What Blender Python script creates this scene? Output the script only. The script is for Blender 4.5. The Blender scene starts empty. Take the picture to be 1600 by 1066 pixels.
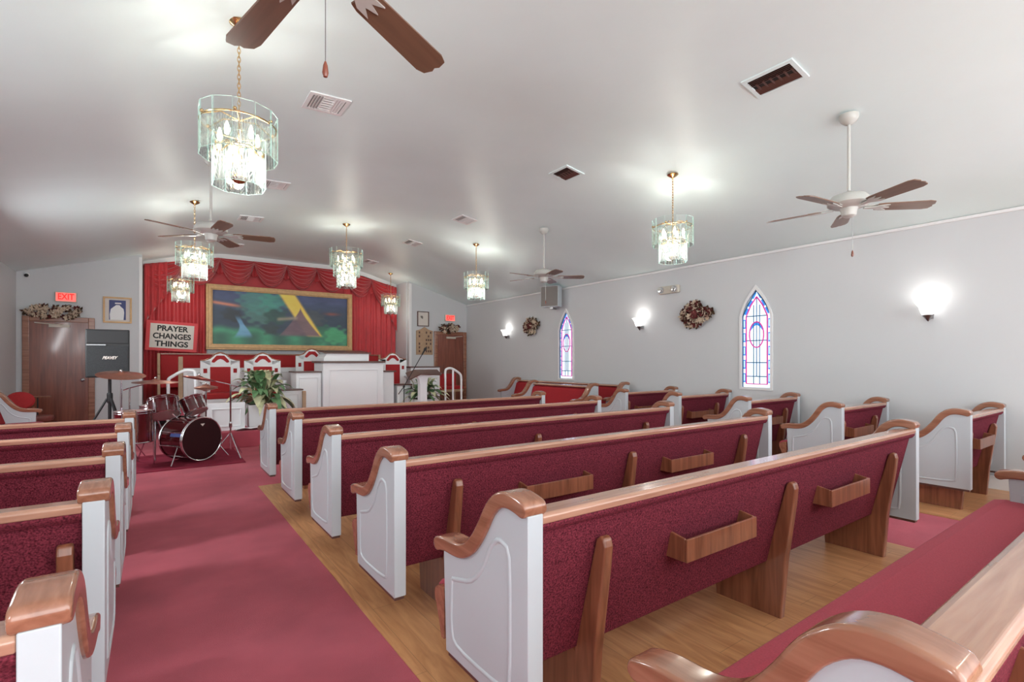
import bpy, bmesh, math, random
from mathutils import Vector, Matrix
PI = math.pi
random.seed(7)
C = bpy.context.scene.collection
scn = bpy.context.scene

# ------------------------------------------------------------------ camera, world, exposure
F_PX = 783.0
EYE = 1.33
YAW = math.atan(560 / F_PX)
SN, CS = math.sin(YAW), math.cos(YAW)
cam_d = bpy.data.cameras.new('camera')
cam_d.sensor_width = 36.0
cam_d.lens = F_PX / 1600 * 36.0
cam_d.shift_y = 31 / 1600
cam_d.clip_start = 0.02
cam = bpy.data.objects.new('camera', cam_d)
cam.location = (0, 0, EYE)
cam.rotation_euler = (PI / 2, 0, -YAW)
C.objects.link(cam)
scn.camera = cam

world = bpy.data.worlds.new('World')
scn.world = world
world.use_nodes = True
world.node_tree.nodes['Background'].inputs[0].default_value = (0.94, 0.98, 1.0, 1)
world.node_tree.nodes['Background'].inputs[1].default_value = 3.3
vs = scn.view_settings
vs.view_transform = 'Standard'
vs.look = 'None'
vs.gamma = 1
vs.exposure = 0.58
vs.use_curve_mapping = False

CHAND_W = 21.0      # light of one chandelier lamp
SCONCE_W = 0.8

def onY(u, v, Y):
    """the point of the plane y = Y measured from the photograph"""
    a, b = (u - 800) / F_PX, (564 - v) / F_PX
    t = Y / (CS - SN * a)
    return ((SN + CS * a) * t, EYE + b * t)

# ------------------------------------------------------------------ materials
def srgb(r, g, b):
    f = lambda c: (c / 255) / 12.92 if c / 255 <= 0.04045 else ((c / 255 + 0.055) / 1.055) ** 2.4
    return (f(r), f(g), f(b), 1)

def new_mat(name):
    m = bpy.data.materials.new(name)
    m.use_nodes = True
    nt = m.node_tree
    return m, nt, nt.nodes['Principled BSDF']

def mat(name, col, rough=0.5, metal=0.0, var=0.0, scale=8.0, bump=0.0, bscale=60.0, spec=0.5, coat=0.0, stretch=None, sheen=0.0):
    m, nt, p = new_mat(name)
    c = srgb(*col)
    p.inputs['Base Color'].default_value = c
    p.inputs['Roughness'].default_value = rough
    p.inputs['Metallic'].default_value = metal
    p.inputs['Specular IOR Level'].default_value = spec
    p.inputs['Coat Weight'].default_value = coat
    p.inputs['Coat Roughness'].default_value = 0.12
    p.inputs['Sheen Weight'].default_value = sheen
    tc = nt.nodes.new('ShaderNodeTexCoord')
    src = tc.outputs['Object']
    if stretch:
        mp = nt.nodes.new('ShaderNodeMapping')
        mp.inputs['Scale'].default_value = stretch
        nt.links.new(src, mp.inputs[0]); src = mp.outputs[0]
    if var > 0:
        n = nt.nodes.new('ShaderNodeTexNoise'); n.inputs['Scale'].default_value = scale
        n.inputs['Detail'].default_value = 6
        nt.links.new(src, n.inputs[0])
        r = nt.nodes.new('ShaderNodeValToRGB')
        r.color_ramp.elements[0].position = 0.3; r.color_ramp.elements[1].position = 0.7
        r.color_ramp.elements[0].color = (c[0] * (1 - var), c[1] * (1 - var), c[2] * (1 - var), 1)
        r.color_ramp.elements[1].color = (min(1, c[0] * (1 + var)), min(1, c[1] * (1 + var)), min(1, c[2] * (1 + var)), 1)
        nt.links.new(n.outputs[0], r.inputs[0]); nt.links.new(r.outputs[0], p.inputs['Base Color'])
    if bump > 0:
        n2 = nt.nodes.new('ShaderNodeTexNoise'); n2.inputs['Scale'].default_value = bscale
        n2.inputs['Detail'].default_value = 4
        nt.links.new(src, n2.inputs[0])
        b = nt.nodes.new('ShaderNodeBump'); b.inputs['Strength'].default_value = bump
        b.inputs['Distance'].default_value = 0.01
        nt.links.new(n2.outputs[0], b.inputs['Height']); nt.links.new(b.outputs[0], p.inputs['Normal'])
    return m

def emit(name, col, s):
    m, nt, p = new_mat(name)
    p.inputs['Base Color'].default_value = srgb(*col)
    p.inputs['Emission Color'].default_value = srgb(*col)
    p.inputs['Emission Strength'].default_value = s
    return m

def wood(name, dark, light, rough=0.3, axis=0, scale=1.0, coat=0.35):
    m, nt, p = new_mat(name)
    tc = nt.nodes.new('ShaderNodeTexCoord')
    mp = nt.nodes.new('ShaderNodeMapping')
    sc = [22.0 * scale] * 3; sc[axis] = 1.6 * scale
    mp.inputs['Scale'].default_value = sc
    nt.links.new(tc.outputs['Object'], mp.inputs[0])
    n = nt.nodes.new('ShaderNodeTexNoise'); n.inputs['Scale'].default_value = 1.6
    n.inputs['Detail'].default_value = 8; n.inputs['Distortion'].default_value = 0.6
    nt.links.new(mp.outputs[0], n.inputs[0])
    r = nt.nodes.new('ShaderNodeValToRGB')
    r.color_ramp.elements[0].position = 0.3; r.color_ramp.elements[1].position = 0.72
    r.color_ramp.elements[0].color = srgb(*dark); r.color_ramp.elements[1].color = srgb(*light)
    nt.links.new(n.outputs[0], r.inputs[0]); nt.links.new(r.outputs[0], p.inputs['Base Color'])
    p.inputs['Roughness'].default_value = rough
    p.inputs['Coat Weight'].default_value = coat; p.inputs['Coat Roughness'].default_value = 0.1
    return m

M = {}
M['wall'] = mat('white wall paint', (204, 206, 208), 0.55, var=0.015, scale=1.2, bump=0.05, bscale=90)
M['ceil'] = mat('ceiling gloss plaster', (230, 246, 246), 0.42, var=0.02, scale=1.4, bump=0.12, bscale=9, spec=0.4)
M['white'] = mat('white enamel', (186, 192, 196), 0.33, var=0.01, scale=3, bump=0.02, bscale=20)
M['trim'] = mat('white trim', (232, 232, 232), 0.4)
M['altar'] = mat('altar white paint', (230, 232, 234), 0.4, var=0.01, scale=3)
M['carpet'] = mat('rose carpet', (188, 87, 101), 0.95, var=0.15, scale=2.4, bump=0.7, bscale=420, spec=0.15, sheen=0.1)
M['rug'] = mat('plum rug', (140, 48, 66), 0.95, var=0.1, scale=9, bump=0.5, bscale=400, spec=0.1)
M['fabric'] = mat('burgundy pew cloth', (108, 42, 54), 0.92, var=0.7, scale=170, bump=0.35, bscale=500, spec=0.1, sheen=0.0)
M['seat'] = mat('worn burgundy seat cloth', (170, 66, 80), 0.85, var=0.12, scale=170, bump=0.2, bscale=500, spec=0.15, sheen=0.1)  # same cloth as the backs: smoother nap, colour lightened for overhead light
M['redcloth'] = mat('red pew cloth', (158, 44, 50), 0.9, var=0.15, scale=120, bump=0.2, bscale=400, spec=0.15)  # pew cloth with the warm light on sideways cushions put into its colour
M['wood'] = wood('honey oak', (130, 80, 58), (164, 110, 84), 0.27, 0)
M['cap'] = wood('armrest oak', (132, 84, 62), (162, 112, 88), 0.2, 1, coat=0.6)
M['rail'] = wood('rail oak', (160, 114, 94), (190, 146, 122), 0.25, 0, coat=0.6)
M['woody'] = wood('dark oak slab', (108, 62, 42), (150, 92, 66), 0.35, 2)
M['door'] = wood('door mahogany', (104, 48, 32), (142, 76, 54), 0.3, 2, 0.5, 0.5)
M['brass'] = mat('brass', (206, 172, 124), 0.22, 1.0)
M['chrome'] = mat('chrome', (215, 215, 218), 0.12, 1.0)
M['steel'] = mat('satin steel', (150, 150, 152), 0.3, 1.0)
M['black'] = mat('black plastic', (28, 28, 30), 0.45)
M['grille'] = mat('black grille cloth', (44, 46, 48), 0.8, var=0.3, scale=120, bump=0.4, bscale=300)
M['curtain'] = mat('scarlet satin', (188, 38, 46), 0.5, var=0.08, scale=6, sheen=0.5)
M['fan_metal'] = mat('cream fan metal', (196, 196, 190), 0.32)
M['blade'] = wood('fan blade walnut', (112, 84, 66), (132, 100, 80), 0.4, 0, 0.5, 0.2)
M['gold'] = mat('gilt frame', (196, 156, 108), 0.4, 0.15, var=0.12, scale=14, bump=0.2, bscale=60)
M['leaf'] = mat('green leaf', (92, 128, 86), 0.5, var=0.35, scale=9)
M['cream_leaf'] = mat('cream variegated leaf', (206, 206, 166), 0.5, var=0.25, scale=12)
M['cream'] = mat('cream petals', (206, 186, 164), 0.7, var=0.15, scale=20)
M['wine'] = mat('wine petals', (92, 28, 28), 0.7, var=0.3, scale=18)
M['shell'] = mat('burgundy drum lacquer', (84, 20, 26), 0.12, var=0.25, scale=5, coat=1.0)
M['drumhead'] = mat('clear drum head', (178, 140, 136), 0.3)
M['darkhead'] = mat('dark bass head', (40, 16, 18), 0.3, var=0.4, scale=90)
M['cymbal'] = mat('bronze cymbal', (176, 112, 92), 0.28, 0.85, var=0.15, scale=30)
M['red'] = mat('red upholstery', (168, 34, 38), 0.8, var=0.08, scale=60)
M['darktrim'] = mat('dark walnut trim', (92, 62, 54), 0.35)
M['grey'] = mat('grey speaker cloth', (122, 116, 112), 0.85, var=0.05, scale=80)
M['ventdark'] = mat('dark duct', (36, 32, 30), 0.8)
M['ventgrey'] = mat('grey louvre', (160, 160, 160), 0.5)
M['beige'] = mat('beige plastic', (198, 190, 176), 0.4)
M['paper'] = mat('pale board', (216, 208, 200), 0.7)
M['ink'] = mat('black ink', (24, 22, 22), 0.6)
M['signred'] = mat('red sign border', (206, 52, 58), 0.5)
M['tan'] = mat('tan laminate', (176, 146, 116), 0.45, var=0.08, scale=10)
M['exit'] = emit('lit exit face', (238, 108, 100), 0.7)
M['exit_letter'] = emit('lit exit letters', (210, 30, 26), 0.9)
M['bulb'] = emit('glowing bulb', (255, 240, 205), 9)
M['sconce_glass'] = emit('glowing frosted glass', (255, 252, 248), 1.6)

# carpet floor and laminate floor
def floor_wood():
    m, nt, p = new_mat('laminate planks')
    tc = nt.nodes.new('ShaderNodeTexCoord')
    br = nt.nodes.new('ShaderNodeTexBrick')
    mp0 = nt.nodes.new('ShaderNodeMapping'); mp0.inputs['Rotation'].default_value = (0, 0, PI / 2)
    nt.links.new(tc.outputs['Object'], mp0.inputs[0]); nt.links.new(mp0.outputs[0], br.inputs[0])
    br.inputs['Scale'].default_value = 1.0
    br.inputs['Brick Width'].default_value = 1.3; br.inputs['Row Height'].default_value = 0.19
    br.inputs['Mortar Size'].default_value = 0.0015
    br.inputs['Color1'].default_value = (0.92, 0.92, 0.92, 1); br.inputs['Color2'].default_value = (1, 1, 1, 1)
    br.inputs['Mortar'].default_value = (0.6, 0.6, 0.6, 1)
    mp = nt.nodes.new('ShaderNodeMapping'); mp.inputs['Scale'].default_value = (9, 1.1, 1)
    nt.links.new(tc.outputs['Object'], mp.inputs[0])
    n = nt.nodes.new('ShaderNodeTexNoise'); n.inputs['Scale'].default_value = 2.2
    n.inputs['Detail'].default_value = 8; n.inputs['Distortion'].default_value = 1.4
    nt.links.new(mp.outputs[0], n.inputs[0])
    r = nt.nodes.new('ShaderNodeValToRGB')
    r.color_ramp.elements[0].position = 0.3; r.color_ramp.elements[1].position = 0.7
    r.color_ramp.elements[0].color = srgb(182, 126, 84); r.color_ramp.elements[1].color = srgb(216, 162, 114)
    nt.links.new(n.outputs[0], r.inputs[0])
    mx = nt.nodes.new('ShaderNodeMixRGB'); mx.blend_type = 'MULTIPLY'; mx.inputs[0].default_value = 1
    nt.links.new(r.outputs[0], mx.inputs[1]); nt.links.new(br.outputs[0], mx.inputs[2])
    nt.links.new(mx.outputs[0], p.inputs['Base Color'])
    p.inputs['Roughness'].default_value = 0.33
    return m
M['laminate'] = floor_wood()

def glass_mat():
    m, nt, p = new_mat('etched glass')
    for nd in list(nt.nodes):
        if nd.type != 'OUTPUT_MATERIAL': nt.nodes.remove(nd)
    out = nt.nodes['Material Output']
    tr = nt.nodes.new('ShaderNodeBsdfTransparent'); tr.inputs[0].default_value = (0.975, 0.997, 0.99, 1)
    gl = nt.nodes.new('ShaderNodeBsdfGlossy'); gl.inputs['Roughness'].default_value = 0.02
    tl = nt.nodes.new('ShaderNodeBsdfTranslucent'); tl.inputs[0].default_value = (0.16, 0.175, 0.17, 1)
    uv = nt.nodes.new('ShaderNodeUVMap')
    sep = nt.nodes.new('ShaderNodeSeparateXYZ'); nt.links.new(uv.outputs[0], sep.inputs[0])
    def mth(op, a, b=None):
        n = nt.nodes.new('ShaderNodeMath'); n.operation = op
        for i, x in enumerate((a, b)):
            if x is None: continue
            if isinstance(x, (int, float)): n.inputs[i].default_value = x
            else: nt.links.new(x, n.inputs[i])
        return n.outputs[0]
    u = mth('SUBTRACT', sep.outputs[0], 0.5)
    v = mth('ADD', sep.outputs[1], 0.15)
    ang = mth('ARCTAN2', u, v)
    line = mth('GREATER_THAN', mth('SINE', mth('MULTIPLY', ang, 34)), 0.35)
    v2 = mth('SUBTRACT', 1.15, sep.outputs[1])
    ang2 = mth('ARCTAN2', u, v2)
    line2 = mth('GREATER_THAN', mth('SINE', mth('MULTIPLY', ang2, 26)), 0.6)
    low = mth('LESS_THAN', sep.outputs[1], 0.62)
    pat = mth('MULTIPLY', mth('MAXIMUM', line, line2), low)
    pat = mth('MULTIPLY', pat, 0.42)
    mx = nt.nodes.new('ShaderNodeMixShader'); nt.links.new(pat, mx.inputs[0])
    fr = nt.nodes.new('ShaderNodeValue'); fr.outputs[0].default_value = 0.10
    mx0 = nt.nodes.new('ShaderNodeMixShader'); nt.links.new(fr.outputs[0], mx0.inputs[0])
    nt.links.new(tr.outputs[0], mx0.inputs[1]); nt.links.new(gl.outputs[0], mx0.inputs[2])
    nt.links.new(mx0.outputs[0], mx.inputs[1]); nt.links.new(tl.outputs[0], mx.inputs[2])
    nt.links.new(mx.outputs[0], out.inputs[0])
    return m
M['glass'] = glass_mat()
def edge_mat():
    m, nt, p = new_mat('green glass edge')
    for nd in list(nt.nodes):
        if nd.type != 'OUTPUT_MATERIAL': nt.nodes.remove(nd)
    tl = nt.nodes.new('ShaderNodeBsdfTranslucent'); tl.inputs[0].default_value = (0.42, 0.60, 0.57, 1)
    df = nt.nodes.new('ShaderNodeBsdfDiffuse'); df.inputs[0].default_value = (0.5, 0.68, 0.65, 1)
    mx = nt.nodes.new('ShaderNodeMixShader')
    nt.links.new(tl.outputs[0], mx.inputs[1]); nt.links.new(df.outputs[0], mx.inputs[2])
    nt.links.new(mx.outputs[0], nt.nodes['Material Output'].inputs[0])
    return m
M['glass_edge'] = edge_mat()

# ------------------------------------------------------------------ mesh builder
class MB:
    def __init__(s): s.v = []; s.f = []; s.mi = []; s.uv = {}
    def add(s, vs, fs, mi=0):
        b = len(s.v); s.v += [tuple(p) for p in vs]
        for f in fs: s.f.append(tuple(i + b for i in f)); s.mi.append(mi)
        return s
    def box(s, x0, x1, y0, y1, z0, z1, mi=0):
        vs = [(x, y, z) for x in (x0, x1) for y in (y0, y1) for z in (z0, z1)]
        return s.add(vs, [(0, 1, 3, 2), (4, 6, 7, 5), (0, 4, 5, 1), (2, 3, 7, 6), (0, 2, 6, 4), (1, 5, 7, 3)], mi)
    def prism(s, pts, a0, a1, ax='x', mi=0):
        """pts is a 2D outline; ax = axis of extrusion"""
        n = len(pts)
        def P(p, a):
            if ax == 'x': return (a, p[0], p[1])
            if ax == 'y': return (p[0], a, p[1])
            return (p[0], p[1], a)
        vs = [P(p, a0) for p in pts] + [P(p, a1) for p in pts]
        fs = [tuple(range(n - 1, -1, -1)), tuple(range(n, 2 * n))]
        fs += [(i, (i + 1) % n, n + (i + 1) % n, n + i) for i in range(n)]
        return s.add(vs, fs, mi)
    def rings(s, rings, close=True, cap=True, mi=0):
        n = len(rings[0]); vs = [p for r in rings for p in r]; fs = []
        for k in range(len(rings) - 1):
            for i in range(n if close else n - 1):
                j = (i + 1) % n
                fs.append((k * n + i, k * n + j, (k + 1) * n + j, (k + 1) * n + i))
        if cap:
            fs.append(tuple(range(n - 1, -1, -1))); fs.append(tuple(range((len(rings) - 1) * n, len(rings) * n)))
        return s.add(vs, fs, mi)
    def tube(s, pts, r, n=8, mi=0):
        pts = [Vector(p) for p in pts]; rs = r if isinstance(r, (list, tuple)) else [r] * len(pts)
        rings = []; up = None
        for i, p in enumerate(pts):
            d = (pts[min(i + 1, len(pts) - 1)] - pts[max(i - 1, 0)])
            if d.length < 1e-9: d = Vector((0, 0, 1))
            d.normalize()
            if up is None:
                up = Vector((0, 0, 1)) if abs(d.z) < 0.9 else Vector((1, 0, 0))
            a = d.cross(up).normalized(); b = a.cross(d).normalized(); up = b
            rings.append([tuple(p + (a * math.cos(t) + b * math.sin(t)) * rs[i]) for t in [2 * PI * k / n for k in range(n)]])
        return s.rings(rings, mi=mi)
    def lathe(s, prof, n=24, c=(0, 0, 0), mi=0, rot=None):
        rings = []
        for r, z in prof:
            ring = []
            for k in range(n):
                t = 2 * PI * k / n
                v = Vector((r * math.cos(t), r * math.sin(t), z))
                if rot: v = rot @ v
                ring.append(tuple(v + Vector(c)))
            rings.append(ring)
        return s.rings(rings, mi=mi)
    def sphere(s, c, r, n=12, mi=0, sz=1.0):
        prof = [(max(1e-4, r * math.sin(PI * k / n)), -r * sz * math.cos(PI * k / n)) for k in range(n + 1)]
        return s.lathe(prof, n + 4, c, mi)
    def grid(s, fn, nu, nv, mi=0):
        vs = [fn(i / nu, j / nv) for j in range(nv + 1) for i in range(nu + 1)]
        fs = [(j * (nu + 1) + i, j * (nu + 1) + i + 1, (j + 1) * (nu + 1) + i + 1, (j + 1) * (nu + 1) + i) for j in range(nv) for i in range(nu)]
        return s.add(vs, fs, mi)
    def build(s, name, material, parent=None, loc=None, rot=None, smooth=False, bevel=0.0, solid=0.0):
        me = bpy.data.meshes.new(name); me.from_pydata(s.v, [], s.f)
        for x in (material if isinstance(material, (list, tuple)) else [material]): me.materials.append(x)
        for i, p in enumerate(me.polygons): p.material_index = s.mi[i]
        bm = bmesh.new(); bm.from_mesh(me); bmesh.ops.recalc_face_normals(bm, faces=bm.faces); bm.to_mesh(me); bm.free()
        if smooth:
            for p in me.polygons: p.use_smooth = True
            try: me.set_sharp_from_angle(angle=math.radians(42))
            except Exception: pass
        o = bpy.data.objects.new(name, me); C.objects.link(o)
        if parent: o.parent = parent
        if loc: o.location = loc
        if rot: o.rotation_euler = rot
        if solid:
            md = o.modifiers.new('solid', 'SOLIDIFY'); md.thickness = solid; md.offset = 0
        if bevel:
            md = o.modifiers.new('bevel', 'BEVEL'); md.width = bevel; md.segments = 3; md.limit_method = 'ANGLE'
            md.angle_limit = math.radians(35)
        return o

def thing(name, label, cat, loc=(0, 0, 0), rz=0, group=None):
    o = bpy.data.objects.new(name, None); C.objects.link(o)
    o.empty_display_size = 0.1
    o.location = loc; o.rotation_euler = (0, 0, rz)
    return tag(o, label, cat, group)
def tag(o, label, cat, group=None):
    o['label'] = label; o['category'] = cat
    if group: o['group'] = group
    return o
def struct(o): o['kind'] = 'structure'; return o
def kids(o): return [c for c in bpy.data.objects if c.parent == o]
def copy_tree(o, parent=None):
    c = o.copy(); C.objects.link(c)
    if parent: c.parent = parent
    for ch in kids(o): copy_tree(ch, c)
    return c
def place_copy(o, label, loc, rz=0, group=None):
    c = copy_tree(o); c.location = loc; c.rotation_euler = (0, 0, rz); c['label'] = label
    if group: c['group'] = group
    return c
def text_mesh(name, s, size, material, parent, loc, rot, ext=0.002, shear=0.0, width=None, bold=0.0):
    cu = bpy.data.curves.new(name, 'FONT'); cu.body = s; cu.size = size; cu.extrude = ext
    cu.align_x = 'CENTER'; cu.align_y = 'CENTER'; cu.shear = shear; cu.offset = bold; cu.resolution_u = 4
    to = bpy.data.objects.new(name + '_tmp', cu); C.objects.link(to)
    bpy.context.view_layer.update()
    me = bpy.data.meshes.new_from_object(to.evaluated_get(bpy.context.evaluated_depsgraph_get()))
    bpy.data.objects.remove(to)
    if width:
        xs = [v.co.x for v in me.vertices]; w = max(xs) - min(xs)
        for v in me.vertices: v.co.x *= width / w
    me.materials.clear(); me.materials.append(material)
    o = bpy.data.objects.new(name, me); C.objects.link(o); o.parent = parent; o.location = loc; o.rotation_euler = rot
    return o

# ------------------------------------------------------------------ room
XL, XR, YF, YB, YN = -1.94, 7.08, 12.07, -3.6, 12.95
EAVE, SLOPE, FLAT = 2.88, 0.29, 3.72
NX0, NX1 = -0.18, 5.34
def ceilz(x): return min(FLAT, EAVE + SLOPE * (x - XL), EAVE + SLOPE * (XR - x))
def ceil_profile():
    k0, k1 = XL + (FLAT - EAVE) / SLOPE, XR - (FLAT - EAVE) / SLOPE
    pts = [(XL, EAVE)]
    r = 0.55
    def arc(k, sgn):
        out = []
        for i in range(9):
            t = i / 8; x = k - r + 2 * r * t
            a = (k - r, ceilz(k - r)); b = (k, FLAT); c = (k + r, ceilz(k + r))
            out.append(((1 - t) ** 2 * a[0] + 2 * t * (1 - t) * b[0] + t * t * c[0], (1 - t) ** 2 * a[1] + 2 * t * (1 - t) * b[1] + t * t * c[1]))
        return out
    return pts + arc(k0, 1) + arc(k1, -1) + [(XR, EAVE)]
CP = ceil_profile()
def cz(x):
    for a, b in zip(CP, CP[1:]):
        if a[0] <= x <= b[0]: return a[1] + (b[1] - a[1]) * (x - a[0]) / (b[0] - a[0])
    return EAVE

m = MB()
lo = [(x, z) for x, z in CP]; up = [(x, z + 0.15) for x, z in reversed(CP)]
m.prism([(XL - 0.12, EAVE)] + lo + [(XR + 0.12, EAVE)] + [(XR + 0.12, EAVE + 0.15)] + up + [(XL - 0.12, EAVE + 0.15)], YB, YN + 0.12, 'y')
o = struct(m.build('ceiling', M['ceil'], smooth=True))
o = struct(MB().box(XL - 0.12, XR + 0.12, YB, YN + 0.12, -0.1, 0).build('floor', M['carpet']))
struct(MB().box(0.90, 4.36, YB, 5.87, 0.0005, 0.006).build('trim_1', M['laminate']))
struct(MB().box(5.45, XR, YB, 5.6, 0.0005, 0.006).build('trim_2', M['laminate']))

# right wall with pointed window openings
WINS = [(3.84, 0.945, 0.42, 1.98, 2.36), (7.94, 0.96, 0.42, 1.98, 2.36), (-0.30, 0.945, 0.42, 1.98, 2.36)]
def win_outline(yc, z0, w, zs, zt, g=0.0):
    h = w / 2 + g
    pts = [(yc - h, z0 - g), (yc + h, z0 - g), (yc + h, zs)]
    n = 7
    for i in range(1, n):
        t = i / n
        pts.append((yc + h * (1 - t) + 0.035 * math.sin(PI * t), zs + (zt + g * 2 - zs) * t))
    pts.append((yc, zt + g * 2))
    for i in range(n - 1, 0, -1):
        t = i / n
        pts.append((yc - h * (1 - t) - 0.035 * math.sin(PI * t), zs + (zt + g * 2 - zs) * t))
    pts.append((yc - h, zs))
    return pts
def wall_with_holes(name, x0, x1, ylo, yhi, zlo, zhi, holes, material):
    bm = bmesh.new(); edges = []
    for loop in [[(ylo, zlo), (yhi, zlo), (yhi, zhi), (ylo, zhi)]] + holes:
        vs = [bm.verts.new((x0, a, b)) for a, b in loop]
        for i in range(len(vs)): edges.append(bm.edges.new((vs[i], vs[(i + 1) % len(vs)])))
    res = bmesh.ops.triangle_fill(bm, use_beauty=True, use_dissolve=False, edges=edges)
    fs = [g for g in res['geom'] if isinstance(g, bmesh.types.BMFace)]
    ext = bmesh.ops.extrude_face_region(bm, geom=fs)
    for g in ext['geom']:
        if isinstance(g, bmesh.types.BMVert): g.co.x = x1
    bmesh.ops.recalc_face_normals(bm, faces=bm.faces)
    me = bpy.data.meshes.new(name); bm.to_mesh(me); bm.free(); me.materials.append(material)
    o = bpy.data.objects.new(name, me); C.objects.link(o); return o
struct(wall_with_holes('wall_right', XR, XR + 0.14, YB, YF + 0.12, 0, EAVE + 0.02, [win_outline(*w) for w in WINS], M['wall']))
struct(wall_with_holes('wall_left', XL - 0.14, XL, YB, YF + 0.12, 0, EAVE + 0.02, [win_outline(*w) for w in WINS], M['wall']))  # openings for the added left windows, out of view

# front wall, left and right of the niche; niche walls
def strip_wall(name, x0, x1, y0, y1):
    pts = [(x0, 0), (x1, 0)] + [(x1, cz(x1) + 0.03)] + [(x, z + 0.03) for x, z in reversed(CP) if x0 < x < x1] + [(x0, cz(x0) + 0.03)]
    return struct(MB().prism(pts, y0, y1, 'y').build(name, M['wall']))
strip_wall('wall_front_left', XL, NX0, YF, YF + 0.12)
strip_wall('wall_front_right', NX1 + 0.02, XR, YF, YF + 0.12)
strip_wall('wall_niche_back', NX0 - 0.1, NX1 + 0.1, YN, YN + 0.12)
struct(MB().box(NX0 - 0.1, NX0, YF + 0.12, YN, 0, cz(NX0)).build('wall_niche_left', M['wall']))
struct(MB().box(NX1, NX1 + 0.1, YF + 0.12, YN, 0, cz(NX1)).build('wall_niche_right', M['wall']))
# cornice band over the niche mouth
top = [(x, z) for x, z in CP if NX0 < x < NX1]
top = [(NX0, cz(NX0))] + top + [(NX1, cz(NX1))]
for i, (ya, yb, dz) in enumerate([(YN - 0.10, YN, 0.10)]):
    struct(MB().prism(top + [(x, z - dz) for x, z in reversed(top)], ya, yb, 'y').build('trim_3', M['trim']))
struct(MB().box(XR - 0.018, XR, YB, YF, 0, 0.14).build('baseboard_right', M['trim'], bevel=0.005))
struct(MB().box(XL, XL + 0.018, YB, YF, 0, 0.14).build('baseboard_left', M['trim'], bevel=0.005))
struct(MB().box(XR - 0.02, XR, YB, YF, EAVE - 0.035, EAVE + 0.0).build('trim_4', M['trim'], bevel=0.005))
struct(MB().box(NX0 - 0.05, NX0 - 0.001, YF - 0.02, YF, 0, cz(NX0) - 0.06).build('trim_5', M['trim']))
struct(MB().box(NX1 + 0.021, NX1 + 0.09, YF - 0.02, YF, 0, cz(NX1) - 0.06).build('trim_6', M['trim']))

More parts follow.
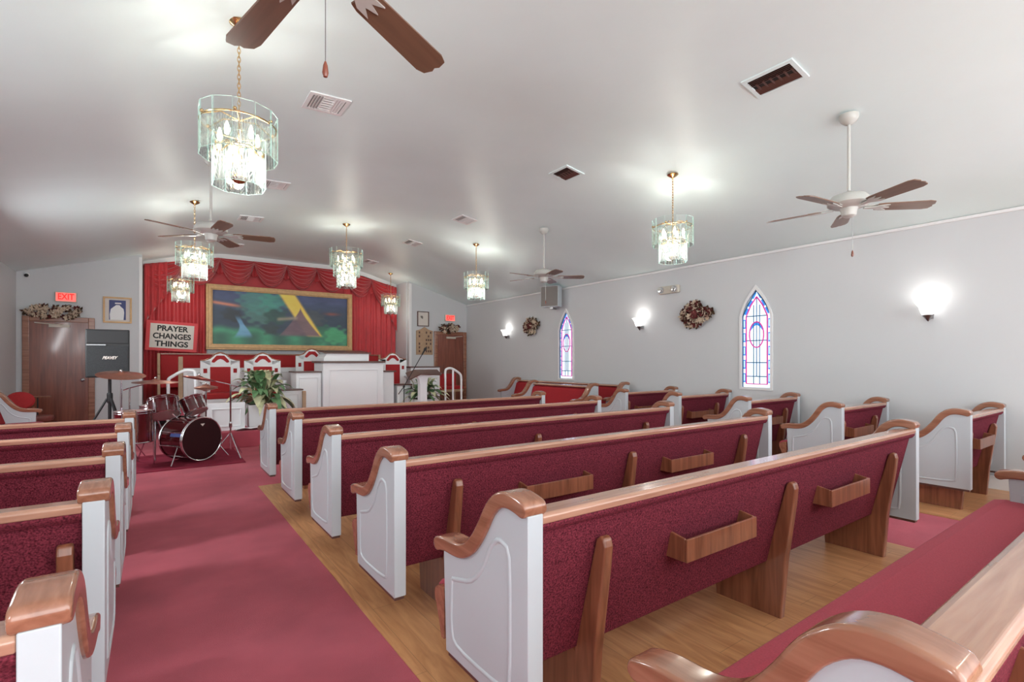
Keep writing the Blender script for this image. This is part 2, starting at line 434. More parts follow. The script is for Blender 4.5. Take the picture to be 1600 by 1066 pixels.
# windows
M['pane'] = emit('bright frosted glass', (225, 240, 255), 0.62)
M['pane_blue'] = emit('blue stained glass', (50, 130, 215), 0.5)
M['pane_pale'] = emit('pale blue stained glass', (180, 224, 252), 0.62)
M['lead_m'] = emit('magenta stained glass', (190, 40, 130), 0.42)
M['lead_t'] = mat('teal came', (36, 96, 132), 0.5)
for wi, (yc, z0, w, zs, zt) in enumerate(WINS + WINS):
    left = wi >= 3  # left wall windows are added out of view to even the room light
    win = bpy.data.objects.new('window_%d' % (wi + 1), None); C.objects.link(win); win['kind'] = 'structure'
    win.location = (XL if left else XR, yc, 0)
    if left: win.rotation_euler = (0, 0, PI)
    h = w / 2
    def loc_out(g): return [(a - yc, b) for a, b in win_outline(yc, z0, w, zs, zt, g)]
    # casing: ring between the opening and slightly larger outline
    a, b = loc_out(0.0), loc_out(0.035); n = len(a)
    mb = MB()
    mb.add([(-0.015, p[0], p[1]) for p in a] + [(-0.015, p[0], p[1]) for p in b] + [(0.0, p[0], p[1]) for p in b] + [(0.03, p[0], p[1]) for p in a],
           [(i, (i + 1) % n, n + (i + 1) % n, n + i) for i in range(n)] + [(n + i, n + (i + 1) % n, 2 * n + (i + 1) % n, 2 * n + i) for i in range(n)] +
           [(i, 3 * n + i, 3 * n + (i + 1) % n, (i + 1) % n) for i in range(n)])
    mb.build('window_frame', M['trim'], win)
    a = loc_out(-0.0); MB().prism(a, 0.03, 0.04, 'x').build('pane', M['pane'], win)
    # coloured border pieces
    bl = MB(); pl = MB(); lm = MB(); lt = MB()
    X0 = 0.018
    g2 = h - 0.055
    zz = z0 + 0.05
    step = (zs - zz) / 5
    for sgn in (-1, 1):
        for k in range(5):
            ya, yb = sgn * (h - 0.008), sgn * (g2 + 0.012)
            bl.box(X0 + 0.004, X0 + 0.011, min(ya, yb), max(ya, yb), zz + k * step + 0.02, zz + (k + 1) * step - 0.045)
            pl.box(X0, X0 + 0.006, min(ya, yb) + 0.010, max(ya, yb) - 0.008, zz + k * step + 0.04, zz + (k + 1) * step - 0.06)
        lt.tube([(X0, sgn * h * 0.99, z0), (X0, sgn * h * 0.99, zs), (X0, sgn * h * 0.62, zs + (zt - zs) * 0.45), (X0, 0, zt - 0.01)], 0.010, 6)
        lm.tube([(X0, sgn * g2, z0 + 0.05), (X0, sgn * g2, zs), (X0, sgn * g2 * 0.55, zs + (zt - zs) * 0.42), (X0, 0, zt - 0.10)], 0.010, 6)
        for k in range(3):
            t0, t1 = 0.08 + k * 0.3, 0.30 + k * 0.3
            pa = Vector((X0 + 0.008, sgn * (h - 0.02) * (1 - t0), zs + (zt - zs) * t0)); pb = Vector((X0 + 0.008, sgn * (h - 0.02) * (1 - t1), zs + (zt - zs) * t1))
            bl.tube([pa, pb], 0.016, 6)
        lt.tube([(X0, sgn * 0.045, z0 + 0.05), (X0, sgn * 0.045, zs + 0.16)], 0.006, 5)
    lt.tube([(X0, 0, z0 + 0.16), (X0, 0, zt - 0.10)], 0.006, 5)
    for zc in (z0 + 0.05, z0 + 0.16, z0 + 0.36, z0 + 0.68, zs + 0.0):
        (lm if zc < z0 + 0.1 else lt).tube([(X0, -g2, zc), (X0, g2, zc)], 0.007, 6)
    ec = zs - 0.27
    lm.tube([(X0 - 0.002, 0.105 * math.cos(t), ec + 0.185 * math.sin(t)) for t in [2 * PI * k / 28 for k in range(29)]], 0.009, 6)
    MB().prism([(0.098 * math.cos(t), ec + 0.178 * math.sin(t)) for t in [2 * PI * k / 28 for k in range(28)]], X0 + 0.002, X0 + 0.006, 'x').build('medallion', M['pane'], win)
    bl.prism([(0.097 * math.cos(t), ec + 0.176 * math.sin(t)) for t in [PI * 0.1 + PI * 0.8 * k / 14 for k in range(15)]] + [(-0.04, ec + 0.12), (0.0, ec + 0.14), (0.04, ec + 0.12)], X0 - 0.002, X0 + 0.001, 'x')
    if yc < 0 or left:   # area lamps of unseen windows; left ones added to even the light
        wl_ = bpy.data.lights.new('window_daylight', 'AREA'); wl_.shape = 'RECTANGLE'; wl_.size = 1.2; wl_.size_y = 0.34
        wl_.energy = (22, 46, 60)[(2, 0, 1).index(wi - 3)] if left else 26; wl_.color = (0.93, 0.98, 1.0) if left else (0.84, 0.78, 1.0)
        wo = bpy.data.objects.new('window_daylight', wl_); C.objects.link(wo); wo.parent = win; wo.location = (-0.02, 0, z0 + 0.7)
        wo.rotation_euler = (0, PI / 2 - 0.35, 0)
    bl.build('blue_glass', M['pane_blue'], win); pl.build('pale_glass', M['pane_pale'], win)
    lm.build('magenta_lead', M['lead_m'], win); lt.build('teal_lead', M['lead_t'], win)

# doors
def door(num, x0, x1, knob_side):
    root = bpy.data.objects.new('door_%d' % num, None); C.objects.link(root); root['kind'] = 'structure'
    root.location = ((x0 + x1) / 2, YF, 0)
    w = (x1 - x0) / 2; t = 0.09; H = 2.12
    fr = MB()
    fr.box(-w, -w + t, -0.05, -0.001, 0, H); fr.box(w - t, w, -0.05, -0.001, 0, H); fr.box(-w + t, w - t, -0.05, -0.001, H - t, H)
    fr.build('door_frame', M['wood'], root, bevel=0.008)
    MB().box(-w + t, w - t, -0.03, -0.002, 0.01, H - t).build('door_leaf', M['door'], root)
    kx = knob_side * (w - t - 0.08)
    MB().lathe([(0.028, 0), (0.028, 0.008), (0.012, 0.012), (0.012, 0.035), (0.026, 0.045), (0.028, 0.06), (0.015, 0.07)], 16, (kx, -0.03, 0.98), rot=Matrix.Rotation(PI / 2, 3, 'X')).build('door_knob', M['steel'], root, smooth=True)
    cl = MB(); cl.box(-0.14, 0.14, -0.075, -0.031, H - t - 0.10, H - t - 0.05)
    cl.tube([(0.05, -0.07, H - t - 0.06), (-knob_side * 0.32, -0.12, H - t - 0.03)], 0.01, 6)
    cl.build('door_closer', M['beige'], root)
    return root
door(1, -1.86, -0.885, 1)
door(2, 6.07, 7.05, -1)

# ------------------------------------------------------------------ pews
# side profile: y = 0 at the back edge of the end panel, + towards the altar
CAP_C = [(0.020, 0.872), (0.055, 0.880), (0.10, 0.884), (0.15, 0.872), (0.20, 0.832), (0.245, 0.765), (0.295, 0.700), (0.345, 0.655), (0.40, 0.630), (0.46, 0.622), (0.52, 0.620), (0.565, 0.612), (0.585, 0.605)]
def smooth_path(p, n=4):
    out = []
    for i in range(len(p) - 1):
        p0, p1, p2, p3 = p[max(0, i - 1)], p[i], p[i + 1], p[min(len(p) - 1, i + 2)]
        for k in range(n):
            t = k / n
            out.append(tuple(0.5 * (2 * p1[j] + (p2[j] - p0[j]) * t + (2 * p0[j] - 5 * p1[j] + 4 * p2[j] - p3[j]) * t * t + (3 * p1[j] - p0[j] - 3 * p2[j] + p3[j]) * t ** 3) for j in range(len(p1))))
    out.append(p[-1]); return out
CAP_S = smooth_path(CAP_C, 3)
def cap_mb(x0, x1, th=0.027):
    rings = []; n = len(CAP_S)
    hw = (x1 - x0) / 2; xc = (x0 + x1) / 2
    def ring(p, nrm, a, b):
        out = []
        for sx, sz in ((1, 1), (-1, 1), (-1, -1), (1, -1)):
            base = {(1, 1): 0, (-1, 1): 90, (-1, -1): 180, (1, -1): 270}[(sx, sz)]
            r = min(0.010, a * 0.8, b * 0.8)
            for k in range(4):
                t = math.radians(base + 30 * k)
                px = sx * (a - r) + r * math.cos(t); pz = sz * (b - r) + r * math.sin(t)
                out.append((xc + px, p[0] + nrm[0] * pz, p[1] + nrm[1] * pz))
        return out
    for i, p in enumerate(CAP_S):
        q0, q1 = CAP_S[max(0, i - 1)], CAP_S[min(n - 1, i + 1)]
        d = Vector((q1[0] - q0[0], q1[1] - q0[1])).normalized(); nr = (-d.y, d.x)
        if i == 0:
            for e, f in ((0.022, 0.35), (0.016, 0.72), (0.008, 0.93)):
                rings.append(ring((p[0] - d.x * e, p[1] - d.y * e), nr, hw * (0.9 + 0.1 * f), th * f))
        rings.append(ring(p, nr, hw, th))
        if i == n - 1:
            for e, f in ((0.008, 0.93), (0.016, 0.72), (0.022, 0.35)):
                rings.append(ring((p[0] + d.x * e, p[1] + d.y * e), nr, hw * (0.9 + 0.1 * f), th * f))
    return MB().rings(rings)
def panel_mb(x0, x1, out_side):
    low = [(y, z - 0.02) for y, z in CAP_S if y <= 0.55]
    pts = [(0.0, 0.205), (0.525, 0.205), (0.545, 0.60)] + [(y, z) for y, z in reversed(low)] + [(0.0, 0.855)]
    mb = MB().prism(pts, x0, x1)
    mold = [(0.475, 0.50), (0.40, 0.52), (0.33, 0.545), (0.26, 0.61), (0.21, 0.695), (0.17, 0.735), (0.13, 0.735), (0.10, 0.70), (0.095, 0.5), (0.10, 0.30), (0.13, 0.265), (0.30, 0.255), (0.44, 0.26), (0.475, 0.30), (0.48, 0.40), (0.475, 0.50)]
    mold = smooth_path(mold, 2)
    for face, s in ((x0, 1), (x1, 1)):
        mb.tube([(face + (0.005 if face == x0 else -0.005), a, b) for a, b in mold], 0.011, 8)
    return mb
def wn(o):
    md = o.modifiers.new('wn', 'WEIGHTED_NORMAL'); md.keep_sharp = True; md.weight = 80
    return o
def make_pew(L, supports, racks, label, group, cushion='fabric'):
    r = thing('church_pew', label, 'pew', (0, 0, 0), 0, group)
    T = 0.06
    panel_mb(0, T, -1).build('end_panel', M['white'], r, smooth=True, bevel=0.006)
    panel_mb(L - T, L, 1).build('end_panel', M['white'], r, smooth=True, bevel=0.006)
    wn(cap_mb(-0.015, 0.075).build('armrest', M['cap'], r, smooth=True))
    wn(cap_mb(L - 0.075, L + 0.015).build('armrest', M['cap'], r, smooth=True))
    MB().prism([(0.028, 0.83), (0.062, 0.83), (0.195, 0.30), (0.17, 0.27), (0.15, 0.28)], T, L - T).build('backrest', M['fabric'], r, bevel=0.008)
    pp = MB().prism([(0.07, 0.81), (0.13, 0.78), (0.23, 0.46), (0.20, 0.36)], T, L - T)
    pp.build('back_cushion', M[cushion], r, bevel=0.02)
    MB().prism([(0.005, 0.818), (0.0, 0.842), (0.012, 0.852), (0.10, 0.846), (0.118, 0.838), (0.125, 0.822), (0.10, 0.812)], T, L - T).build('top_rail', M['rail'], r, bevel=0.005)
    MB().prism([(0.012, 0.80), (0.006, 0.812), (0.012, 0.819), (0.035, 0.819), (0.04, 0.79), (0.025, 0.785)], T, L - T).build('piping', M['fabric'], r, bevel=0.004)
    seat = [(0.16, 0.36), (0.17, 0.44), (0.30, 0.45), (0.56, 0.452), (0.615, 0.442), (0.638, 0.42), (0.640, 0.395), (0.625, 0.365), (0.59, 0.345), (0.30, 0.34)]
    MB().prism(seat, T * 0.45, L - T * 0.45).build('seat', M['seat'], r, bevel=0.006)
    nose = [(0.40, 0.34), (0.40, 0.425), (0.56, 0.438), (0.60, 0.430), (0.625, 0.41), (0.63, 0.385), (0.615, 0.355), (0.59, 0.29), (0.57, 0.235), (0.50, 0.235)]
    for a, b in ((0.0, T * 0.45 - 0.001), (L - T * 0.45 + 0.001, L)):
        # only what stands out in front of the end panel is seen
        MB().prism([(max(0.55, y), z) for y, z in nose if y >= 0.5] + [(0.55, 0.43)], a + (0.004 if a == 0.0 else 0), b).build('seat_end', M['wood'], r)
    for a, b in ((0.006, T - 0.006), (L - T + 0.006, L - 0.006)):
        MB().box(a, b, 0.01, 0.515, 0.188, 0.206).build('base_strip', M['darktrim'], r)
    for sx in supports:
        sup = [(0.078, 0.0), (0.055, 0.30), (0.012, 0.62), (0.006, 0.685), (0.014, 0.712), (0.032, 0.72), (0.05, 0.705), (0.062, 0.66), (0.16, 0.27), (0.30, 0.335), (0.50, 0.34), (0.455, 0.18), (0.44, 0.0)]
        MB().prism(sup, sx - 0.022, sx + 0.022).build('support', M['woody'], r, bevel=0.008)
    for rx in racks:
        w = 0.26; y0 = -0.005
        mb = MB()
        mb.box(rx - w, rx + w, y0, y0 + 0.012, 0.53, 0.622)
        mb.prism([(y0 + 0.012, 0.53), (0.10, 0.53), (0.080, 0.636), (y0 + 0.012, 0.622)], rx - w, rx - w + 0.014)
        mb.prism([(y0 + 0.012, 0.53), (0.10, 0.53), (0.080, 0.636), (y0 + 0.012, 0.622)], rx + w - 0.014, rx + w)
        mb.box(rx - w + 0.014, rx + w - 0.014, y0 + 0.012, 0.095, 0.53, 0.54)
        mb.build('hymnal_rack', M['woody'], r, bevel=0.003)
    return r

CX0, CLEN = 0.925, 3.49
ord_c = ['nearest row of the centre block, seen from behind at bottom right', 'second row from the camera in the centre block, racks in full view',
         'third row from the camera in the centre block', 'fourth row from the camera in the centre block', 'fifth row from the camera in the centre block',
         'front row of the centre block below the pulpit']
g_c = 'pews of the centre block'
YC = [0.20, 1.21, 2.25, 3.27, 4.31, 5.38]
pew0 = make_pew(CLEN, (0.36, 1.71, 3.09), (1.045, 2.34), 'burgundy pew, ' + ord_c[0], g_c)
pew0.location = (CX0, YC[0], 0)
for i in range(1, 6):
    place_copy(pew0, 'burgundy pew, ' + ord_c[i], (CX0, YC[i], 0))
# left block
g_l = 'pews of the left block'
LLEN = 1.75
YL = [1.21, 2.20, 3.20, 4.21, 5.24]
ord_l = ['nearest row of the left block at the lower left corner', 'second row from the camera in the left block', 'third row from the camera in the left block',
         'fourth row from the camera in the left block', 'front row of the left block behind the drum kit']
pl0 = make_pew(LLEN, (0.12, LLEN - 0.105), (0.85,), 'short burgundy pew, ' + ord_l[0], g_l)
pl0.location = (-0.135 - LLEN, YL[0], 0)
for i in range(1, 5):
    place_copy(pl0, 'short burgundy pew, ' + ord_l[i], (-0.135 - LLEN, YL[i], 0))
# right block against the right wall
g_r = 'pews of the right block'
RLEN = 1.27
YR = [1.22, 2.18, 3.20, 4.20, 5.16]
RX = [5.76, 5.66, 5.74, 5.78, 5.80]
ord_r = ['nearest full row of the right block beside the wall', 'second row of the right block, below the wall sconce', 'third row of the right block, below the nearer stained window',
         'fourth row of the right block along the wall', 'front row of the right block by the sideways pews']
pr0 = make_pew(RLEN, (0.10, 0.95), (0.55,), 'short burgundy pew, ' + ord_r[0], g_r)
pr0.location = (RX[0], YR[0], 0)
for i in range(1, 5):
    place_copy(pr0, 'short burgundy pew, ' + ord_r[i], (RX[i], YR[i], 0))
place_copy(pr0, 'wall side pew at the right picture edge, only its wooden seat nose in view', (5.28, 0.22, 0))
# sideways pews by the platform
g_s = 'sideways pews facing the platform'
ps0 = make_pew(3.35, (0.3, 1.7, 3.05), (), 'sideways burgundy pew against the right wall beneath the far stained window', g_s, 'redcloth')
ps0.location = (6.98, 6.12, 0.045); ps0.rotation_euler = (0, 0, PI / 2)
ps1 = make_pew(1.75, (0.3, 1.45), (), 'sideways burgundy pew standing in front of the wall side one', g_s, 'redcloth')
ps1.location = (6.28, 6.20, 0.04); ps1.rotation_euler = (0, 0, PI / 2)
ps2 = make_pew(2.6, (0.3, 2.3), (), 'sideways pew against the left wall before the brown door', None, 'redcloth')
ps2.location = (XL + 0.02, 9.92, 0.0); ps2.rotation_euler = (0, 0, -PI / 2)

# ------------------------------------------------------------------ stage platforms
struct(MB().box(0.62, 5.55, 8.66, YF, 0, 0.25).build('trim_7', M['carpet'], bevel=0.01))
struct(MB().box(NX0 + 0.005, NX1 - 0.005, 11.0, YN - 0.001, 0.2505, 0.45).build('trim_8', M['carpet'], bevel=0.01))
tag(MB().box(-0.75, 0.98, 7.36, 8.62, 0.0, 0.012).build('drum_rug', M['rug']), 'flat plum rug lying under the drum kit', 'rug')

# ------------------------------------------------------------------ curtain
def ctop(x):
    pts = [(NX0, 3.33), (1.16, 3.62), (4.0, 3.62), (NX1, 3.31)]
    for a, b in zip(pts, pts[1:]):
        if a[0] <= x <= b[0]: return a[1] + (b[1] - a[1]) * (x - a[0]) / (b[0] - a[0])
    return pts[0][1] if x < NX0 else pts[-1][1]
cur = thing('stage_curtain', 'scarlet pleated curtain with swagged valance filling the niche', 'curtain', (0, YN - 0.06, 0.45))
def pleat(x0, x1, z0, seed):
    rnd = random.Random(seed); ph = rnd.random() * 6
    def fn(u, v):
        x = x0 + (x1 - x0) * u
        zt = ctop(x) - 0.12
        k = 46
        yy = 0.026 * math.sin(x * k + ph + 0.5 * math.sin(x * 7)) + 0.012 * math.sin(x * k * 0.41 + 2)
        yy *= 0.5 + 0.5 * (1 - v)
        return (x, yy - 0.012, (z0 - 0.45) + (zt - z0) * v)
    return MB().grid(fn, 420 if x1 - x0 > 3 else 130, 8)
pleat(NX0 + 0.01, 0.95, 0.46, 1).build('curtain_panel', M['curtain'], cur, smooth=True, solid=0.004)
pleat(3.95, NX1 - 0.01, 0.46, 2).build('curtain_panel', M['curtain'], cur, smooth=True, solid=0.004)
MB().grid(lambda u, v: (0.9 + 3.1 * u, 0.02, 2.4 + (ctop(0.9 + 3.1 * u) - 0.45 - 2.5) * v), 20, 2).build('curtain_backing', M['curtain'], cur)
def swag(xc, w, drop, yoff):
    x0, x1 = xc - w / 2, xc + w / 2
    def fn(u, v):
        x = x0 + w * u
        # v=0 top line, v=1 bottom catenary
        e = 4 * u * (1 - u)
        zt = ctop(max(NX0, min(NX1, x))) - 0.005
        z = zt - (0.03 + drop * e ** 0.8) * v
        xx = xc + (x - xc) * (1.0 - 0.10 * v * (1 - e))
        fold = 0.032 * math.sin(v * 2 * PI * 6.0) * (0.35 + 0.65 * e)
        y = -0.05 - yoff - 0.07 * e * math.sin(PI * min(1, v * 1.05) * 0.8) + fold
        return (xx, y, z - 0.45)
    MB().grid(fn, 26, 60).build('swag', M['curtain'], cur, smooth=True, solid=0.003)
def jabot(xc, w, drop, yoff):
    def fn(u, v):
        x = xc + (u - 0.5) * w * (0.25 + 0.75 * v)
        z = ctop(x) - 0.02 - drop * v * (1 - abs(u - 0.5) * 1.0)
        return (x, -0.035 - yoff - 0.02 * math.sin(u * PI * 6) * v, z - 0.45)
    MB().grid(fn, 24, 8).build('jabot', M['curtain'], cur, smooth=True, solid=0.003)
nsw = 8
W = (NX1 - NX0) / nsw
for i in range(nsw):
    swag(NX0 + W * (i + 0.5), W * 1.12, 0.53 if 0 < i < nsw - 1 else 0.60, 0.02 * (i % 2))
for i in range(1, nsw):
    jabot(NX0 + W * i, W * 0.75, 0.36, -0.015)
def tail(x0, x1, zb0, zb1):
    def fn(u, v):
        x = x0 + (x1 - x0) * u
        zt = ctop(x) - 0.01; zb = zb0 + (zb1 - zb0) * u
        return (x, -0.12 - 0.03 * math.sin(u * PI * 7) * (0.4 + 0.6 * v), zt + (zb - zt) * v - 0.45)
    MB().grid(fn, 50, 12).build('tail', M['curtain'], cur, smooth=True, solid=0.004)
tail(NX0 + 0.02, NX0 + 0.42, 2.1, 2.75)
tail(NX1 - 0.30, NX1 - 0.02, 2.75, 2.1)

# ------------------------------------------------------------------ painting (generic landscape), painted on a grid
def painted(name, w, h, nu, nv, fn, parent, loc):
    mb = MB().grid(lambda u, v: (w * (u - 0.5), 0, h * v), nu, nv)
    m, nt, p = new_mat(name + ' paint')
    a = nt.nodes.new('ShaderNodeVertexColor'); a.layer_name = 'Col'
    n = nt.nodes.new('ShaderNodeTexNoise'); n.inputs['Scale'].default_value = 9
    mx = nt.nodes.new('ShaderNodeMixRGB'); mx.blend_type = 'OVERLAY'; mx.inputs[0].default_value = 0.35
    nt.links.new(a.outputs[0], mx.inputs[1]); nt.links.new(n.outputs[0], mx.inputs[2]); nt.links.new(mx.outputs[0], p.inputs['Base Color'])
    p.inputs['Roughness'].default_value = 0.45
    o = mb.build(name, m, parent, loc)
    ca = o.data.color_attributes.new('Col', 'FLOAT_COLOR', 'POINT')
    k = 0
    for j in range(nv + 1):
        for i in range(nu + 1):
            ca.data[k].color = srgb(*[min(245, c_ * 1.28 + 6) for c_ in fn(i / nu, j / nv)]); k += 1
    return o
def mixc(a, b, t):
    t = max(0, min(1, t)); return tuple(a[i] + (b[i] - a[i]) * t for i in range(3))
def sm(a, b, x):
    t = max(0, min(1, (x - a) / (b - a))); return t * t * (3 - 2 * t)
def landscape(u, v):
    c = mixc((40, 52, 66), (58, 66, 96), sm(0.5, 1, v))
    c = mixc(c, (190, 110, 80), 0.8 * math.exp(-((v - 0.76 + 0.3 * (u - 0.05)) / 0.03) ** 2) * (1 - sm(0.12, 0.25, u)))
    c = mixc(c, (120, 60, 50), 0.8 * math.exp(-((v - 0.66) / 0.03) ** 2 - ((u - 0.87) / 0.06) ** 2))
    # meadow
    g = 0.28 + 0.06 * math.sin(u * 9) + 0.04 * math.sin(u * 23 + 1)
    c = mixc(c, (56, 128, 92), 0.85 * (1 - sm(g - 0.08, g + 0.06, v)))
    c = mixc(c, (36, 62, 56), 0.7 * (1 - sm(0.06, 0.18, abs(v - 0.1))) * (0.5 + 0.5 * math.sin(u * 30)))
    # trees
    for (tx, tv, r, col) in [(0.13, 0.55, 0.07, (36, 40, 44)), (0.32, 0.6, 0.12, (66, 104, 96)), (0.30, 0.85, 0.14, (60, 108, 100)), (0.44, 0.55, 0.09, (34, 62, 56)), (0.42, 0.85, 0.10, (56, 120, 108)), (0.40, 0.3, 0.06, (38, 50, 48)), (0.78, 0.25, 0.10, (44, 92, 70)), (0.9, 0.22, 0.10, (60, 136, 92)), (0.72, 0.55, 0.10, (58, 64, 68))]:
        d = math.hypot((u - tx) * 1.9, v - tv) / (r * 2)
        d += 0.25 * math.sin(u * 60 + tv * 9) * math.sin(v * 40)
        c = mixc(c, col, 0.8 * (1 - sm(0.6, 1.1, d)))
    # pale blue waterfall-like patch
    d = abs(u - 0.18 - 0.03 * math.sin(v * 7)) / (0.018 + 0.05 * (1 - sm(0.1, 0.4, v)))
    c = mixc(c, (96, 140, 172), 0.85 * (1 - sm(0.7, 1.1, d)) * (1 - sm(0.42, 0.58, v)) * sm(0.1, 0.2, v))
    # yellow beam of light across the sky
    bc = 0.52 + (1 - v) * 0.26
    c = mixc(c, (216, 172, 72), 0.95 * (1 - sm(0.045, 0.075, abs(u - bc))) * sm(0.16, 0.22, v))
    # purple brown hill
    hl = abs(u - 0.62) / 0.16
    c = mixc(c, (92, 72, 80), 0.95 * (1 - sm(0.0, 0.05, v - (0.72 - 0.56 * hl ** 0.8))) * sm(0.16, 0.22, v) * (1 if u > 0.5 else 0.9))
    c = mixc(c, (140, 124, 104), 0.8 * math.exp(-((v - 0.52 - 0.25 * (u - 0.5)) / 0.035) ** 2) * (1 - sm(0.06, 0.09, abs(u - 0.52))))
    return c
PX0, PX1, PZ0, PZ1 = 0.93, 4.12, 1.58, 3.02
pt = thing('landscape_painting', 'wide gilt framed landscape painting hung on the scarlet curtain', 'painting', ((PX0 + PX1) / 2, YN - 0.10, PZ0))
pw, ph = PX1 - PX0, PZ1 - PZ0
fr = MB()
for (t0, t1, dy) in ((0.0, 0.05, -0.05), (0.04, 0.10, -0.085), (0.09, 0.125, -0.06)):
    fr.box(-pw / 2 + t0, pw / 2 - t0, dy, 0, t0, t1); fr.box(-pw / 2 + t0, pw / 2 - t0, dy, 0, ph - t1, ph - t0)
    fr.box(-pw / 2 + t0, -pw / 2 + t1, dy, 0, t1, ph - t1); fr.box(pw / 2 - t1, pw / 2 - t0, dy, 0, t1, ph - t1)
fr.build('picture_frame', M['gold'], pt, bevel=0.006)
painted('canvas', pw - 0.24, ph - 0.24, 200, 90, landscape, pt, (0, -0.02, 0.12))
pt.location.y = YN - 0.14

# prayer sign
ax, az = onY(225, 503, 12.0); bx, bz = onY(298, 550, 12.0)
sg = thing('prayer_sign', 'red bordered white board lettered PRAYER CHANGES THINGS', 'sign', ((ax + bx) / 2, 12.3, 0.45 + 0.0))
sg.location = (0.30, 12.68, 1.53)
sw, sh = 0.90, 0.62
MB().box(-sw / 2, sw / 2, -0.02, 0, 0, sh).build('sign_border', M['signred'], sg, bevel=0.004)
MB().box(-sw / 2 + 0.07, sw / 2 - 0.07, -0.026, -0.02, 0.06, sh - 0.06).build('sign_board', M['paper'], sg)
for k, s in enumerate(('PRAYER', 'CHANGES', 'THINGS')):
    text_mesh('lettering', s, 0.155, M['ink'], sg, (0, -0.028, 0.465 - k * 0.16), (PI / 2, 0, 0), bold=0.005, width=(0.54, 0.66, 0.58)[k])
sg.rotation_euler = (0, math.radians(3), 0)

# exit signs
def exit_sign(x, z, label):
    r = thing('exit_sign', label, 'exit sign', (x, YF - 0.001, z), 0, 'exit signs above the doors')
    MB().box(-0.15, 0.15, -0.05, 0, 0, 0.18).build('housing', M['beige'], r, bevel=0.006)
    MB().box(-0.135, 0.135, -0.055, -0.05, 0.015, 0.165).build('face', M['exit'], r)
    text_mesh('lettering', 'EXIT', 0.15, M['exit_letter'], r, (0, -0.057, 0.09), (PI / 2, 0, 0), bold=0.003, width=0.22)
exit_sign(-1.285, 2.39, 'lit red EXIT sign above the left brown door')
exit_sign(6.54, 2.40, 'lit red EXIT sign above the right brown door')

# small pictures
pc = thing('framed_picture', 'gilt framed picture of a white robe on blue, by the left door', 'picture', (-0.555, YF - 0.001, 2.045))
mb = MB(); w, h = 0.215, 0.49
mb.box(-w, w, -0.03, 0, 0, 0.03); mb.box(-w, w, -0.03, 0, h - 0.03, h); mb.box(-w, -w + 0.03, -0.03, 0, 0.03, h - 0.03); mb.box(w - 0.03, w, -0.03, 0, 0.03, h - 0.03)
mb.build('picture_frame', M['gold'], pc, bevel=0.004)
MB().box(-w + 0.03, w - 0.03, -0.015, -0.002, 0.03, h - 0.03).build('mount', M['paper'], pc)
MB().box(-0.125, 0.125, -0.018, -0.015, 0.06, h - 0.06).build('blue_ground', mat('blue print', (70, 80, 128), 0.6), pc)
robe = [(-0.11, 0.06), (0.09, 0.06), (0.10, 0.20), (0.09, 0.27), (0.05, 0.31), (0.03, 0.34), (-0.02, 0.34), (-0.05, 0.31), (-0.10, 0.26), (-0.115, 0.16)]
MB().prism(robe, -0.021, -0.018, 'y').build('robe', M['trim'], pc)
hat = [(-0.04, 0.36), (0.06, 0.36), (0.055, 0.385), (-0.035, 0.385)]
MB().prism(hat, -0.021, -0.018, 'y').build('hat', M['trim'], pc)
pc2 = thing('small_picture', 'small pale picture hung above the hymn board', 'picture', (5.755, YF - 0.001, 2.235))
mb = MB(); w, h = 0.165, 0.39
mb.box(-w, w, -0.025, 0, 0, 0.02); mb.box(-w, w, -0.025, 0, h - 0.02, h); mb.box(-w, -w + 0.02, -0.025, 0, 0.02, h - 0.02); mb.box(w - 0.02, w, -0.025, 0, 0.02, h - 0.02)
mb.build('picture_frame', M['darktrim'], pc2)
MB().box(-w + 0.02, w - 0.02, -0.012, -0.002, 0.02, h - 0.02).build('print', M['paper'], pc2)
MB().prism([(-0.06, 0.22), (-0.01, 0.19), (0.0, 0.25), (-0.03, 0.28), (-0.08, 0.27)], -0.015, -0.012, 'y').build('motif', M['grey'], pc2)
# hymn board
hb = thing('hymn_board', 'tan wooden hymn board with pointed top beside the right door', 'board', (5.79, YF - 0.001, 1.49))
w, h = 0.235, 0.68
MB().prism([(-w, 0), (w, 0), (w, h - 0.05), (0.12, h - 0.02), (0, h + 0.05), (-0.12, h - 0.02), (-w, h - 0.05)], -0.035, 0, 'y').build('back_board', M['tan'], hb, bevel=0.005)
sl = MB(); cd = MB()
for k in range(6):
    z = 0.06 + k * 0.098
    sl.box(-w + 0.03, w - 0.03, -0.045, -0.035, z - 0.012, z - 0.004)
rr = random.Random(3)
for k in range(6):
    for x in (-0.17, 0.03, 0.09, 0.15):
        if rr.random() < 0.72: cd.box(x, x + 0.035, -0.044, -0.036, 0.065 + k * 0.098, 0.065 + k * 0.098 + 0.055)
sl.build('slat', M['tan'], hb); cd.build('number_card', M['darktrim'], hb)

# security camera at the corner
cmr = thing('security_camera', 'small white security camera high in the left corner', 'camera', (-1.80, YF - 0.001, 2.83))
MB().lathe([(0.04, 0), (0.04, 0.03), (0.02, 0.05)], 16, (0, 0, 0), rot=Matrix.Rotation(PI / 2, 3, 'X')).build('mount', M['trim'], cmr, smooth=True)
MB().sphere((0, -0.06, -0.01), 0.03).build('lens', M['black'], cmr, smooth=True)

